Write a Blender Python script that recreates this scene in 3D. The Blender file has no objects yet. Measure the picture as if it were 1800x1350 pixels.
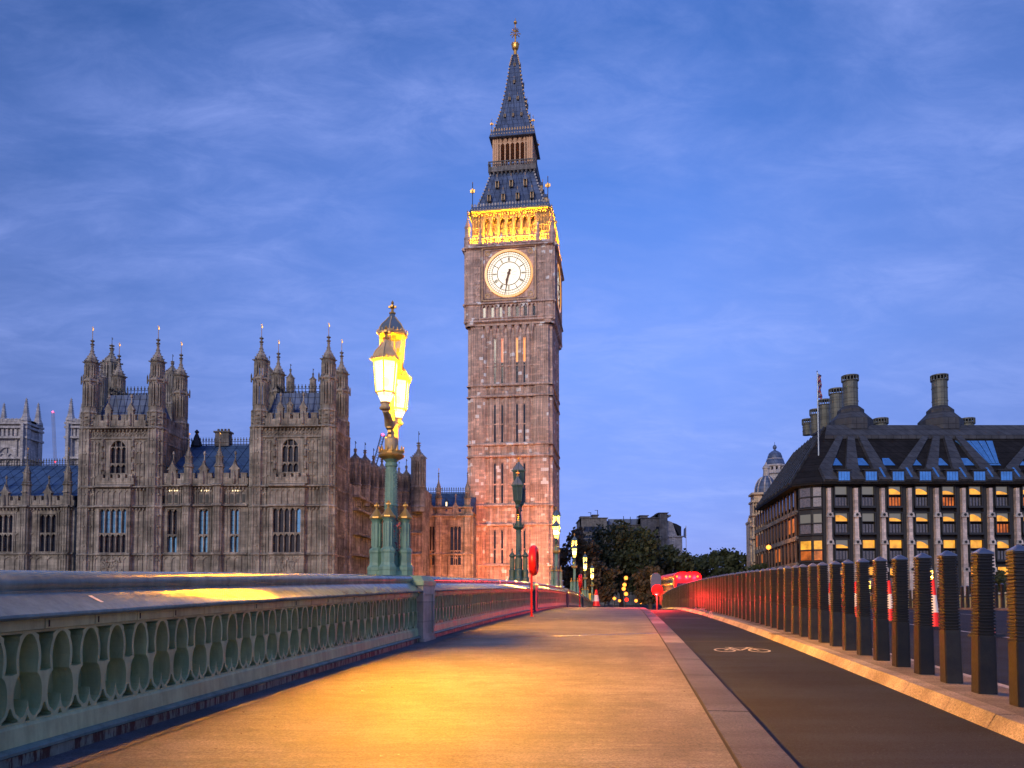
import bpy, bmesh, math, random
from mathutils import Vector, Matrix
from mathutils.geometry import delaunay_2d_cdt
R = math.radians
random.seed(7)
S = bpy.context.scene
COL = S.collection

# ---------------------------------------------------------------- camera
F = 1350.0; PITCH = R(2.5); PY0 = 991.0; TH = R(8.43)
cam = bpy.data.objects.new('camera', bpy.data.cameras.new('camera')); COL.objects.link(cam)
cam.data.sensor_width = 36; cam.data.lens = 36 * F / 1800
cam.data.shift_y = (PY0 - 675) / 1800
cam.data.clip_start = .05; cam.data.clip_end = 6000
cam.location = (0, 0, 0); cam.rotation_euler = (R(90) + PITCH, 0, 0)
S.camera = cam

# ---------------------------------------------------------------- sky
SUN_EL, SUN_AZ = R(9), R(205)
W = bpy.data.worlds.new('World'); S.world = W; W.use_nodes = True
nt = W.node_tree; nt.nodes.clear()
def nd(t, **k):
    n = nt.nodes.new(t)
    for a, b in k.items():
        if a.startswith('i_'):
            n.inputs[int(a[2:])].default_value = b
        else: setattr(n, a, b)
    return n
def lk(a, b): nt.links.new(a, b)
tc = nd('ShaderNodeTexCoord'); sep = nd('ShaderNodeSeparateXYZ'); lk(tc.outputs['Generated'], sep.inputs[0])
# clouds live on a flat layer overhead: direction / (height + small)
zz = nd('ShaderNodeMath', operation='ADD', i_1=.22); lk(sep.outputs[2], zz.inputs[0])
zc = nd('ShaderNodeMath', operation='MAXIMUM', i_1=.05); lk(zz.outputs[0], zc.inputs[0])
cx = nd('ShaderNodeMath', operation='DIVIDE'); lk(sep.outputs[0], cx.inputs[0]); lk(zc.outputs[0], cx.inputs[1])
cy = nd('ShaderNodeMath', operation='DIVIDE'); lk(sep.outputs[1], cy.inputs[0]); lk(zc.outputs[0], cy.inputs[1])
cmb = nd('ShaderNodeCombineXYZ'); lk(cx.outputs[0], cmb.inputs[0]); lk(cy.outputs[0], cmb.inputs[1])
mp = nd('ShaderNodeMapping'); lk(cmb.outputs[0], mp.inputs[0]); mp.inputs['Rotation'].default_value = (0, 0, R(-32)); mp.inputs['Scale'].default_value = (.85, 1.6, 1)
n1 = nd('ShaderNodeTexNoise'); lk(mp.outputs[0], n1.inputs['Vector']); n1.inputs['Scale'].default_value = 2.0; n1.inputs['Detail'].default_value = 9; n1.inputs['Roughness'].default_value = .6; n1.inputs['Distortion'].default_value = .35
n2 = nd('ShaderNodeTexNoise'); lk(mp.outputs[0], n2.inputs['Vector']); n2.inputs['Scale'].default_value = 6.5; n2.inputs['Detail'].default_value = 10; n2.inputs['Roughness'].default_value = .68; n2.inputs['Distortion'].default_value = .5
r1 = nd('ShaderNodeValToRGB'); lk(n1.outputs[0], r1.inputs[0]); r1.color_ramp.elements[0].position = .33; r1.color_ramp.elements[1].position = .66
r2 = nd('ShaderNodeValToRGB'); lk(n2.outputs[0], r2.inputs[0]); r2.color_ramp.elements[0].position = .40; r2.color_ramp.elements[1].position = .74
mm = nd('ShaderNodeMath', operation='MULTIPLY'); lk(r1.outputs[0], mm.inputs[0]); lk(r2.outputs[0], mm.inputs[1])
grad = nd('ShaderNodeValToRGB'); lk(sep.outputs[2], grad.inputs[0])
cr = grad.color_ramp; cr.elements[0].position = 0; cr.elements[0].color = (.20, .265, .74, 1)
cr.elements[1].position = .75; cr.elements[1].color = (.03, .10, .42, 1)
for p, c in ((.12, (.165, .27, .80, 1)), (.30, (.15, .285, .84, 1)), (.45, (.09, .215, .70, 1)), (.60, (.034, .125, .46, 1))):
    e = cr.elements.new(p); e.color = c
# darker towards the left and far right: a lens vignette in the sky colour
az = nd('ShaderNodeMapRange'); lk(sep.outputs[0], az.inputs[0]); az.inputs[1].default_value = -.75; az.inputs[2].default_value = .05; az.inputs[3].default_value = .34; az.inputs[4].default_value = 1.0
az2 = nd('ShaderNodeMapRange'); lk(sep.outputs[0], az2.inputs[0]); az2.inputs[1].default_value = .2; az2.inputs[2].default_value = .75; az2.inputs[3].default_value = 1.0; az2.inputs[4].default_value = .55
azm = nd('ShaderNodeMath', operation='MULTIPLY'); lk(az.outputs[0], azm.inputs[0]); lk(az2.outputs[0], azm.inputs[1])
gm = nd('ShaderNodeVectorMath', operation='SCALE'); lk(grad.outputs[0], gm.inputs[0]); lk(azm.outputs[0], gm.inputs['Scale'])
veil = nd('ShaderNodeMixRGB', blend_type='MIX'); lk(gm.outputs[0], veil.inputs[1]); veil.inputs[2].default_value = (.23, .325, .80, 1)
vf = nd('ShaderNodeMath', operation='MULTIPLY', i_1=.27); lk(r1.outputs[0], vf.inputs[0]); lk(vf.outputs[0], veil.inputs[0])
wisp = nd('ShaderNodeMixRGB', blend_type='MIX'); lk(veil.outputs[0], wisp.inputs[1]); wisp.inputs[2].default_value = (.36, .45, .92, 1)
wf = nd('ShaderNodeMath', operation='MULTIPLY', i_1=.34); lk(mm.outputs[0], wf.inputs[0]); lk(wf.outputs[0], wisp.inputs[0])
sky = nd('ShaderNodeTexSky', sky_type='NISHITA', sun_disc=False); sky.sun_elevation = SUN_EL; sky.sun_rotation = SUN_AZ
bg1 = nd('ShaderNodeBackground', i_1=1.18); lk(wisp.outputs[0], bg1.inputs[0])
bg2 = nd('ShaderNodeBackground', i_1=.012); lk(sky.outputs[0], bg2.inputs[0])
ad = nd('ShaderNodeAddShader'); lk(bg1.outputs[0], ad.inputs[0]); lk(bg2.outputs[0], ad.inputs[1])
out = nd('ShaderNodeOutputWorld'); lk(ad.outputs[0], out.inputs[0])

# weak after-glow from behind the camera
sun = bpy.data.objects.new('sun', bpy.data.lights.new('sun', 'SUN')); COL.objects.link(sun)
sun.data.energy = 1.35; sun.data.angle = R(15); sun.data.color = (1, .86, .70)
sd = Vector((math.sin(SUN_AZ) * math.cos(SUN_EL + R(12)), math.cos(SUN_AZ) * math.cos(SUN_EL + R(12)), math.sin(SUN_EL + R(12))))
sun.rotation_euler = sd.to_track_quat('Z', 'Y').to_euler()
S.view_settings.view_transform = 'Standard'; S.view_settings.look = 'None'
S.view_settings.exposure = 0.0; S.view_settings.gamma = 1
S.cycles.max_bounces = 6; S.cycles.diffuse_bounces = 3; S.cycles.glossy_bounces = 3
S.cycles.sample_clamp_indirect = 4
S.cycles.caustics_reflective = False; S.cycles.caustics_refractive = False

# ---------------------------------------------------------------- measuring the photograph
def at(px, py, Y):
    """world point at depth Y on the sight line of photo pixel (px,py)"""
    dx, dy = px - 900, PY0 - py
    k = Y / (F * math.cos(PITCH) - dy * math.sin(PITCH))
    return Vector((dx * k, Y, (F * math.sin(PITCH) + dy * math.cos(PITCH)) * k))
class Frame:
    """local frame of a building: root at its base, yawed about z"""
    def __init__(s, root, yaw):
        s.o = Vector(root); s.yaw = yaw
        s.X = Vector((math.cos(yaw), math.sin(yaw), 0)); s.Y = Vector((-math.sin(yaw), math.cos(yaw), 0))
    def pt(s, px, py, yb=0):
        d = at(px, py, 1.0); p0 = s.o + s.Y * yb
        t = p0.dot(s.Y) / d.dot(s.Y); w = d * t - s.o
        return w.dot(s.X), w.z
    def x(s, px, py=850, yb=0): return s.pt(px, py, yb)[0]
    def z(s, py, px=None, yb=0): return s.pt(px if px is not None else s.ref, py, yb)[1]
# ---------------------------------------------------------------- bridge line
CT, ST = math.cos(TH), math.sin(TH)
_zs = []
def _build_z():
    z = -1.17; dv = .5; v = 0
    out = [z]
    while v < 130:
        vm = v + dv / 2
        if vm < 84: s = .0323 - 2 * .00043 * vm
        elif vm < 116: s = (.0323 - 2 * .00043 * 84) * (116 - vm) / 32
        else: s = 0
        z += s * dv; out.append(z); v += dv
    return out
_zs = _build_z(); ZEND = _zs[-1]
def zf(v):
    if v < 0: return -1.17 + .0323 * v
    i = v / .5
    if i >= len(_zs) - 1: return ZEND
    k = int(i); return _zs[k] + (_zs[k + 1] - _zs[k]) * (i - k)
def B(u, v, h=0):
    return Vector((u * CT + v * ST, v * CT - u * ST, zf(v) + h))

# ---------------------------------------------------------------- mesh helpers
class MB:
    def __init__(s): s.v = []; s.f = []; s.m = []; s.mi = 0; s.M = None
    def add(s, vs, fs, mi=None):
        n = len(s.v)
        s.v += [tuple(s.M @ Vector(p)) for p in vs] if s.M is not None else [tuple(p) for p in vs]
        for f in fs: s.f.append([i + n for i in f]); s.m.append(s.mi if mi is None else mi)
        return s
    def box(s, x0, x1, y0, y1, z0, z1, mi=None):
        v = [(x0, y0, z0), (x1, y0, z0), (x1, y1, z0), (x0, y1, z0), (x0, y0, z1), (x1, y0, z1), (x1, y1, z1), (x0, y1, z1)]
        return s.add(v, [(0, 3, 2, 1), (4, 5, 6, 7), (0, 1, 5, 4), (1, 2, 6, 5), (2, 3, 7, 6), (3, 0, 4, 7)], mi)
    def prism(s, poly, z0, z1, top=1.0, c=None, mi=None, caps=True):
        n = len(poly)
        if c is None: c = (sum(p[0] for p in poly) / n, sum(p[1] for p in poly) / n)
        v = [(x, y, z0) for x, y in poly] + [(c[0] + (x - c[0]) * top, c[1] + (y - c[1]) * top, z1) for x, y in poly]
        f = [(i, (i + 1) % n, n + (i + 1) % n, n + i) for i in range(n)]
        if caps: f += [tuple(range(n))[::-1], tuple(range(n, 2 * n))]
        return s.add(v, f, mi)
    def plate(s, poly, y0, y1, mi=None):
        """xz outline given thickness in y"""
        n = len(poly)
        v = [(x, y0, z) for x, z in poly] + [(x, y1, z) for x, z in poly]
        return s.add(v, [(i, (i + 1) % n, n + (i + 1) % n, n + i) for i in range(n)] + [tuple(range(n))[::-1], tuple(range(n, 2 * n))], mi)
    def lathe(s, prof, n=12, c=(0, 0), rot=0, mi=None, sq=False):
        vs = []; fs = []
        for r, z in prof:
            for i in range(n):
                a = rot + 2 * math.pi * i / n; vs.append((c[0] + r * math.cos(a), c[1] + r * math.sin(a), z))
        for j in range(len(prof) - 1):
            for i in range(n):
                fs.append((j * n + i, j * n + (i + 1) % n, (j + 1) * n + (i + 1) % n, (j + 1) * n + i))
        fs += [tuple(range(n))[::-1], tuple(range((len(prof) - 1) * n, len(prof) * n))]
        return s.add(vs, fs, mi)
    def tube(s, pts, r, n=6, mi=None):
        pts = [Vector(p) for p in pts]; vs = []; fs = []
        rs = r if isinstance(r, (list, tuple)) else [r] * len(pts)
        for k, p in enumerate(pts):
            d = (pts[min(k + 1, len(pts) - 1)] - pts[max(k - 1, 0)]).normalized()
            a = d.orthogonal().normalized() if abs(d.z) > .9 else d.cross(Vector((0, 0, 1))).normalized()
            if abs(d.z) > .9: a = Vector((1, 0, 0)) - d * d.x; a.normalize()
            b = d.cross(a)
            for i in range(n):
                t = 2 * math.pi * i / n; vs.append(p + (a * math.cos(t) + b * math.sin(t)) * rs[k])
        for k in range(len(pts) - 1):
            for i in range(n): fs.append((k * n + i, k * n + (i + 1) % n, (k + 1) * n + (i + 1) % n, (k + 1) * n + i))
        fs += [tuple(range(n))[::-1], tuple(range((len(pts) - 1) * n, len(pts) * n))]
        return s.add(vs, fs, mi)
    def quad(s, a, b, c, d, mi=None): return s.add([a, b, c, d], [(0, 1, 2, 3)], mi)
    def build(s, name, mats, parent=None, smooth=False, loc=None, merge=False):
        me = bpy.data.meshes.new(name); me.from_pydata([tuple(p) for p in s.v], [], s.f)
        if not isinstance(mats, (list, tuple)): mats = [mats]
        for m in mats: me.materials.append(m)
        me.polygons.foreach_set('material_index', s.m)
        bm = bmesh.new(); bm.from_mesh(me)
        if merge: bmesh.ops.remove_doubles(bm, verts=bm.verts, dist=1e-4)
        bmesh.ops.recalc_face_normals(bm, faces=bm.faces); bm.to_mesh(me); bm.free()
        if smooth is True: me.polygons.foreach_set('use_smooth', [True] * len(me.polygons))
        elif smooth:
            me.polygons.foreach_set('use_smooth', [True] * len(me.polygons)); me.set_sharp_from_angle(angle=R(smooth))
        o = bpy.data.objects.new(name, me); COL.objects.link(o)
        if parent: o.parent = parent
        if loc is not None: o.location = loc
        return o
def octa(r, c=(0, 0), n=8):
    return [(c[0] + r * math.cos(math.pi / n + 2 * math.pi * i / n), c[1] + r * math.sin(math.pi / n + 2 * math.pi * i / n)) for i in range(n)]
def empty(name, loc=(0, 0, 0), rz=0):
    o = bpy.data.objects.new(name, None); COL.objects.link(o); o.location = loc; o.rotation_euler = (0, 0, rz); o.empty_display_size = .3
    return o
def tag(o, label=None, cat=None, group=None, kind=None):
    if label: o['label'] = label
    if cat: o['category'] = cat
    if group: o['group'] = group
    if kind: o['kind'] = kind
    return o
def clone(o, parent=None, loc=None, rz=None):
    c = o.copy(); COL.objects.link(c); c.parent = parent
    if loc is not None: c.location = loc
    if rz is not None: c.rotation_euler = (0, 0, rz)
    for k in ('label', 'category', 'group'):
        if parent is None and k == 'label' and k in c: del c[k]
    for ch in list(o.children):
        clone(ch, c)
    return c
KIDS = {}
def rotz(k): return Matrix.Rotation(k, 4, 'Z')

# ---------------------------------------------------------------- materials
class N:
    """tiny node builder around one Principled material"""
    def __init__(s, name):
        s.mat = bpy.data.materials.new(name); s.mat.use_nodes = True; s.t = s.mat.node_tree
        s.p = s.t.nodes['Principled BSDF']; s.o = s.t.nodes['Material Output']
    def n(s, t, **k):
        x = s.t.nodes.new(t)
        for a, b in k.items():
            if a.startswith('_'): x.inputs[a[1:]].default_value = b
            else: setattr(x, a, b)
        return x
    def l(s, a, b): s.t.links.new(a, b)
    def coord(s, scale=(1, 1, 1), kind='Object', rot=(0, 0, 0)):
        c = s.n('ShaderNodeTexCoord'); m = s.n('ShaderNodeMapping'); s.l(c.outputs[kind], m.inputs[0])
        m.inputs['Scale'].default_value = scale; m.inputs['Rotation'].default_value = rot; return m.outputs[0]
    def noise(s, co, scale, detail=6, rough=.55):
        x = s.n('ShaderNodeTexNoise'); s.l(co, x.inputs['Vector']); x.inputs['Scale'].default_value = scale
        x.inputs['Detail'].default_value = detail; x.inputs['Roughness'].default_value = rough; return x.outputs[0]
    def ramp(s, fac, stops):
        x = s.n('ShaderNodeValToRGB'); s.l(fac, x.inputs[0]); e = x.color_ramp.elements
        e[0].position, e[0].color = stops[0][0], (*stops[0][1], 1) if len(stops[0][1]) == 3 else stops[0][1]
        e[1].position, e[1].color = stops[-1][0], (*stops[-1][1], 1)
        for p, c in stops[1:-1]: q = e.new(p); q.color = (*c, 1)
        return x.outputs[0]
    def mix(s, f, a, b, mode='MIX'):
        x = s.n('ShaderNodeMixRGB', blend_type=mode)
        for i, q in ((0, f), (1, a), (2, b)):
            if isinstance(q, (int, float)): x.inputs[i].default_value = q
            elif isinstance(q, tuple): x.inputs[i].default_value = (*q, 1)
            else: s.l(q, x.inputs[i])
        return x.outputs[0]
    def base(s, c): s.l(c, s.p.inputs['Base Color']) if not isinstance(c, tuple) else setattr(s.p.inputs['Base Color'], 'default_value', (*c, 1)); return s
    def rough(s, c): s.l(c, s.p.inputs['Roughness']) if not isinstance(c, (int, float)) else setattr(s.p.inputs['Roughness'], 'default_value', c); return s
    def bump(s, h, st=.4, d=.02):
        x = s.n('ShaderNodeBump'); x.inputs['Strength'].default_value = st; x.inputs['Distance'].default_value = d
        s.l(h, x.inputs['Height']); s.l(x.outputs[0], s.p.inputs['Normal']); return s
g = lambda v: (v, v, v)
def m_plain(name, c, rough=.5, metal=0, var=.12, scale=4, bump=0):
    n = N(name); co = n.coord(); f = n.noise(co, scale)
    n.base(n.ramp(f, [(.3, tuple(x * (1 - var) for x in c)), (.7, tuple(min(1, x * (1 + var)) for x in c))]))
    n.rough(rough); n.p.inputs['Metallic'].default_value = metal
    if bump: n.bump(n.noise(co, scale * 8), bump)
    return n.mat
def m_stone(name, lo, hi, patch=None, course=.36, streak=.55, block=.9):
    n = N(name); co = n.coord()
    big = n.noise(co, .45, 7, .62); c = n.ramp(big, [(.36, lo), (.62, hi)])
    # horizontal wrap of the two wall directions so that bricks read on every face
    sp = n.n('ShaderNodeSeparateXYZ'); n.l(co, sp.inputs[0])
    sm = n.n('ShaderNodeMath', operation='ADD'); n.l(sp.outputs[0], sm.inputs[0]); n.l(sp.outputs[1], sm.inputs[1])
    cb = n.n('ShaderNodeCombineXYZ'); n.l(sm.outputs[0], cb.inputs[0]); n.l(sp.outputs[2], cb.inputs[1])
    br = n.n('ShaderNodeTexBrick'); n.l(cb.outputs[0], br.inputs['Vector'])
    for k, v in (('Scale', 1.0), ('Mortar Size', .012), ('Brick Width', block), ('Row Height', course), ('Bias', 0.0)): br.inputs[k].default_value = v
    br.inputs['Color1'].default_value = (.72, .72, .72, 1); br.inputs['Color2'].default_value = (1.35, 1.3, 1.25, 1); br.inputs['Mortar'].default_value = (.6, .6, .6, 1)
    c = n.mix(.75, c, br.outputs[0], 'MULTIPLY')
    st = n.noise(n.coord((2.2, 2.2, .12)), 1.6, 8, .7)
    c = n.mix(streak, c, n.ramp(st, [(.40, g(.42)), (.60, g(1.3))]), 'MULTIPLY')
    fn = n.noise(co, 5, 8, .7); c = n.mix(.5, c, n.ramp(fn, [(.3, g(.7)), (.75, g(1.45))]), 'MULTIPLY')
    if patch:
        b2 = n.n('ShaderNodeTexBrick'); n.l(cb.outputs[0], b2.inputs['Vector'])
        for k, v in (('Scale', 1.0), ('Mortar Size', 0), ('Brick Width', .55), ('Row Height', .5), ('Bias', 0)): b2.inputs[k].default_value = v
        b2.inputs['Color1'].default_value = (0, 0, 0, 1); b2.inputs['Color2'].default_value = (1, 1, 1, 1)
        thr = n.ramp(b2.outputs[0], [(.915, g(0)), (.92, g(1))])
        pn = n.ramp(n.noise(co, .28, 2), [(.47, g(0)), (.52, g(1))])
        c = n.mix(n.mix(1.0, thr, pn, 'MULTIPLY'), c, patch)
    n.base(c); n.rough(.85); n.bump(fn, .5, .05)
    return n.mat
def m_emit(name, c, st, base=(.02, .02, .02), var=0):
    n = N(name); n.base(base); n.rough(.2)
    n.p.inputs['Emission Color'].default_value = (*c, 1); n.p.inputs['Emission Strength'].default_value = st
    if var:
        f = n.noise(n.coord(), .9, 2); mr = n.n('ShaderNodeMapRange'); n.l(f, mr.inputs[0]); mr.inputs[1].default_value = .3; mr.inputs[2].default_value = .7
        mr.inputs[3].default_value = st * (1 - var); mr.inputs[4].default_value = st * (1 + var); n.l(mr.outputs[0], n.p.inputs['Emission Strength'])
    return n.mat
M = {}
M['stone'] = m_stone('palace_stone', (.165, .150, .120), (.425, .385, .315), None)
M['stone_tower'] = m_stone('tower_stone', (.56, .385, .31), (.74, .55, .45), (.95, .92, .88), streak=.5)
M['stone_light'] = m_stone('pale_stone', (.40, .38, .37), (.60, .57, .55), None, streak=.4)
M['stone_grey'] = m_stone('grey_stone', (.13, .125, .12), (.24, .23, .22), None, streak=.6)
M['stone_pink'] = m_stone('pink_stone', (.50, .42, .39), (.68, .59, .55), None, course=.5, streak=.3)
M['side_pier'] = m_plain('brown_post', (.12, .075, .058), .7)
M['stone_warm'] = m_stone('warm_stone', (.50, .40, .28), (.68, .56, .42), None, streak=.4)
def m_roof(name, c, seam=1.0, rough=.5, metal=.1, spec=.5):
    n = N(name); co = n.coord(); sp = n.n('ShaderNodeSeparateXYZ'); n.l(co, sp.inputs[0])
    f = n.noise(co, .8, 6); cc = n.ramp(f, [(.3, tuple(x * .72 for x in c)), (.7, tuple(x * 1.25 for x in c))])
    cb = n.n('ShaderNodeCombineXYZ'); sm = n.n('ShaderNodeMath', operation='ADD'); n.l(sp.outputs[0], sm.inputs[0]); n.l(sp.outputs[1], sm.inputs[1])
    n.l(sm.outputs[0], cb.inputs[0]); n.l(sp.outputs[2], cb.inputs[1])
    br = n.n('ShaderNodeTexBrick'); n.l(cb.outputs[0], br.inputs['Vector']); br.offset = 0
    for k, v in (('Scale', 1.0), ('Mortar Size', .045), ('Brick Width', seam), ('Row Height', seam * .9), ('Bias', 0.0)): br.inputs[k].default_value = v
    br.inputs['Color1'].default_value = (.85, .85, .85, 1); br.inputs['Color2'].default_value = (1.1, 1.1, 1.1, 1); br.inputs['Mortar'].default_value = (.4, .4, .4, 1)
    n.base(n.mix(1.0, cc, br.outputs[0], 'MULTIPLY')); n.rough(rough); n.p.inputs['Metallic'].default_value = metal; n.p.inputs['Specular IOR Level'].default_value = spec
    return n.mat
M['lead'] = m_roof('lead_roof', (.10, .145, .25), .9)
M['slate'] = m_roof('slate_roof', (.06, .115, .21), 1.5)
M['bronze'] = m_roof('bronze_roof', (.066, .072, .084), 1.25, .7, 0, .3)
M['bronze_dark'] = m_roof('recessed_bronze', (.022, .021, .022), 1.25, .8, 0, .1)
M['bronze_plain'] = m_plain('dark_bronze', (.028, .032, .040), .7)
M['bronze_pale'] = m_roof('weathered_bronze', (.14, .15, .125), 1.1)
M['gold'] = m_plain('gilding', (.80, .42, .10), .35, .6)
M['gilt_and_glow'] = m_plain('gilt_stone_and_glow', (.80, .52, .25), .6, 0, .2)  # gilt stone; also the lamp glow painted onto the lit lanterns
M['iron'] = m_plain('black_iron', (.02, .022, .025), .5, .2)
M['glass'] = m_plain('dark_glass', (.012, .018, .035), .10, .0, .5, 1.5)
M['glass'].node_tree.nodes['Principled BSDF'].inputs['Specular IOR Level'].default_value = .45
M['glass_blue'] = m_plain('sky_tinted_glass', (.18, .46, .72), .12, .75, .2, 1.2)  # blue base puts the sky's reflection into the glass colour
M['warm_lit'] = m_emit('lit_window', (1, .42, .04), 1.1, var=.35)
M['warm_dim'] = m_emit('dim_lit_window', (1, .22, .03), .55, var=.6)
M['red_lit'] = m_emit('red_lit_window', (1, .16, .02), .9)
M['orange_slit'] = m_emit('orange_lit_slit', (1, .28, .02), 1.3)
M['spot_lit'] = m_emit('window_light', (1, .75, .4), 3)
def m_dial():
    n = N('opal_dial'); n.base((.7, .68, .6)); n.p.inputs['Emission Color'].default_value = (1, .87, .64, 1); n.p.inputs['Emission Strength'].default_value = 1.0; return n.mat
M['dial'] = m_dial()
M['dial_ring'] = m_emit('glowing_gilt_ring', (1, .40, .05), .75, (.5, .3, .1))  # emission on the gilt ring stands in for light falling on it
M['dial_black'] = m_plain('dial_ironwork', (.09, .035, .015), .5)
M['hand'] = m_plain('clock_hand', (.16, .05, .015), .5)
def m_green(name, c, rough=.28, rust=.0):
    n = N(name); co = n.coord(); f = n.noise(co, 3, 7, .65)
    c1 = n.ramp(f, [(.3, tuple(x * .72 for x in c)), (.72, tuple(x * 1.2 for x in c))])
    st = n.noise(n.coord((6, 6, .8)), 1.4, 7, .7)
    c1 = n.mix(.6, c1, n.ramp(st, [(.36, g(.6)), (.6, g(1.1))]), 'MULTIPLY')
    if rust:
        rs = n.noise(n.coord((14, 14, 2.2)), 1.0, 8, .75)
        c1 = n.mix(n.ramp(rs, [(1 - rust - .07, g(0)), (1 - rust, g(1))]), c1, (.045, .022, .012))
    n.base(c1); n.rough(n.ramp(f, [(.3, g(rough * .8)), (.7, g(min(1, rough * 1.5)))])); n.bump(n.noise(co, 24, 5), .10, .01)
    return n.mat
M['green'] = m_green('bridge_green_paint', (.47, .55, .27), .5)
M['green_gloss'] = m_green('bridge_green_gloss', (.17, .25, .21), .15)
M['green_rust'] = m_green('rusting_green_paint', (.22, .27, .20), .5, .46)
M['green_lamplit'] = m_green('lamplit_green_paint', (.26, .42, .28), .35)  # brightened green: lamplight on the lit lamps is put into the paint
M['green_dark'] = m_green('dark_teal_paint', (.05, .13, .135), .4)
def m_pave():
    n = N('worn_paving'); co = n.coord(rot=(0, 0, TH))
    big = n.noise(co, .45, 6, .6); c = n.ramp(big, [(.3, (.135, .12, .098)), (.7, (.25, .222, .182))])
    st = n.noise(n.coord((.55, 9, 1), rot=(0, 0, TH)), 1.3, 10, .72)
    c = n.mix(.6, c, n.ramp(st, [(.38, g(.50)), (.60, g(1.28))]), 'MULTIPLY')
    bl = n.noise(co, 1.7, 9, .7); c = n.mix(.7, c, n.ramp(bl, [(.36, g(.55)), (.62, g(1.25))]), 'MULTIPLY')
    st2 = n.noise(n.coord((2.5, 26, 1), rot=(0, 0, TH)), 2.2, 8, .75)
    c = n.mix(.35, c, n.ramp(st2, [(.38, g(.45)), (.62, g(1.35))]), 'MULTIPLY')
    fine = n.noise(co, 52, 5, .8); c = n.mix(.9, c, n.ramp(fine, [(.36, g(.38)), (.64, g(1.5))]), 'MULTIPLY')
    spots = n.n('ShaderNodeTexVoronoi'); n.l(co, spots.inputs['Vector']); spots.inputs['Scale'].default_value = 2.3
    c = n.mix(n.ramp(spots.outputs[0], [(.02, g(1)), (.035, g(0))]), c, (.07, .06, .05))
    n.base(c); n.rough(n.ramp(st, [(.3, g(.55)), (.7, g(.78))]))
    hh = n.mix(.5, st2, fine); n.bump(hh, .65, .012)
    return n.mat
M['pave'] = m_pave()
def m_asphalt(name, c, rough=.62):
    n = N(name); co = n.coord(); big = n.noise(co, .5, 5); cc = n.ramp(big, [(.36, tuple(x * .62 for x in c)), (.64, tuple(x * 1.4 for x in c))]); pt = n.noise(n.coord((.35, 2.5, 1), rot=(0, 0, TH)), .9, 7, .7); cc = n.mix(.6, cc, n.ramp(pt, [(.4, g(.6)), (.6, g(1.3))]), 'MULTIPLY')
    fine = n.noise(co, 60, 5, .8); cc = n.mix(.9, cc, n.ramp(fine, [(.36, g(.35)), (.64, g(1.6))]), 'MULTIPLY')
    sp = n.ramp(n.noise(co, 60, 2), [(.735, g(0)), (.76, g(1))]); cc = n.mix(sp, cc, (.20, .19, .18)); n.p.inputs['Specular IOR Level'].default_value = .3
    n.base(cc); n.rough(rough); n.bump(fine, .7, .01); return n.mat
M['asphalt'] = m_asphalt('asphalt', (.011, .018, .030), .85)
M['granite'] = m_asphalt('granite', (.075, .076, .082), .55)
M['granite_pale'] = m_asphalt('pale_granite', (.30, .255, .21), .55)
M['island'] = m_asphalt('island_paving', (.20, .175, .15), .7)
M['sky_tint_metal'] = m_plain('sky_tinted_cap', (.13, .16, .22), .28, .5)  # pale blue base holds the sky's reflection on the cap tops
M['white_line'] = m_plain('road_marking', (.36, .35, .33), .6, 0, .45, 20)
M['joint'] = m_plain('steel_joint', (.72, .66, .5), .25, .9, .3, 30)
M['dark_gap'] = m_plain('dark_joint', (.02, .016, .012), .9)
M['soil'] = m_plain('ground', (.07, .065, .06), .9)
M['red'] = m_plain('red_paint', (.55, .012, .01), .35, 0, .1)
M['red_cone'] = m_plain('cone_red', (.80, .02, .01), .4, 0, .08)
M['white'] = m_plain('white_sleeve', (.80, .76, .70), .5, 0, .06)
M['black'] = m_plain('black_rubber', (.018, .018, .02), .6)
def m_bollard():
    n = N('bollard_steel'); co = n.coord(); f = n.noise(co, 6, 7, .7)
    oi = n.n('ShaderNodeObjectInfo'); n.base(n.mix(1.0, n.ramp(f, [(.3, (.009, .009, .009)), (.7, (.026, .023, .021))]), n.ramp(oi.outputs['Random'], [(0, g(.6)), (1, g(1.5))]), 'MULTIPLY')); n.rough(n.ramp(f, [(.3, g(.32)), (.7, g(.55))])); n.p.inputs['Metallic'].default_value = .15
    n.bump(n.noise(co, 60, 5), .25, .01); return n.mat
M['bollard'] = m_bollard()
def m_bark(): return m_plain('bark', (.07, .055, .045), .9, 0, .3, 3, .4)
M['bark'] = m_bark()
def m_leaf(name, a, b):
    n = N(name); oi = n.n('ShaderNodeTexCoord'); f = n.noise(n.coord((1, 1, 1)), .55, 3); n.base(n.ramp(f, [(.35, a), (.65, b)])); n.rough(.65)
    return n.mat
M['leaf'] = m_leaf('dark_foliage', (.022, .036, .016), (.055, .070, .026))
M['leaf_brown'] = m_leaf('autumn_foliage', (.040, .034, .017), (.08, .062, .026))
def m_water():
    n = N('river_water'); n.base((.03, .045, .06)); n.rough(.12); co = n.coord((1, .5, 1)); n.bump(n.noise(co, .9, 6, .6), .35, .3); return n.mat
M['water'] = m_water()
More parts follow.
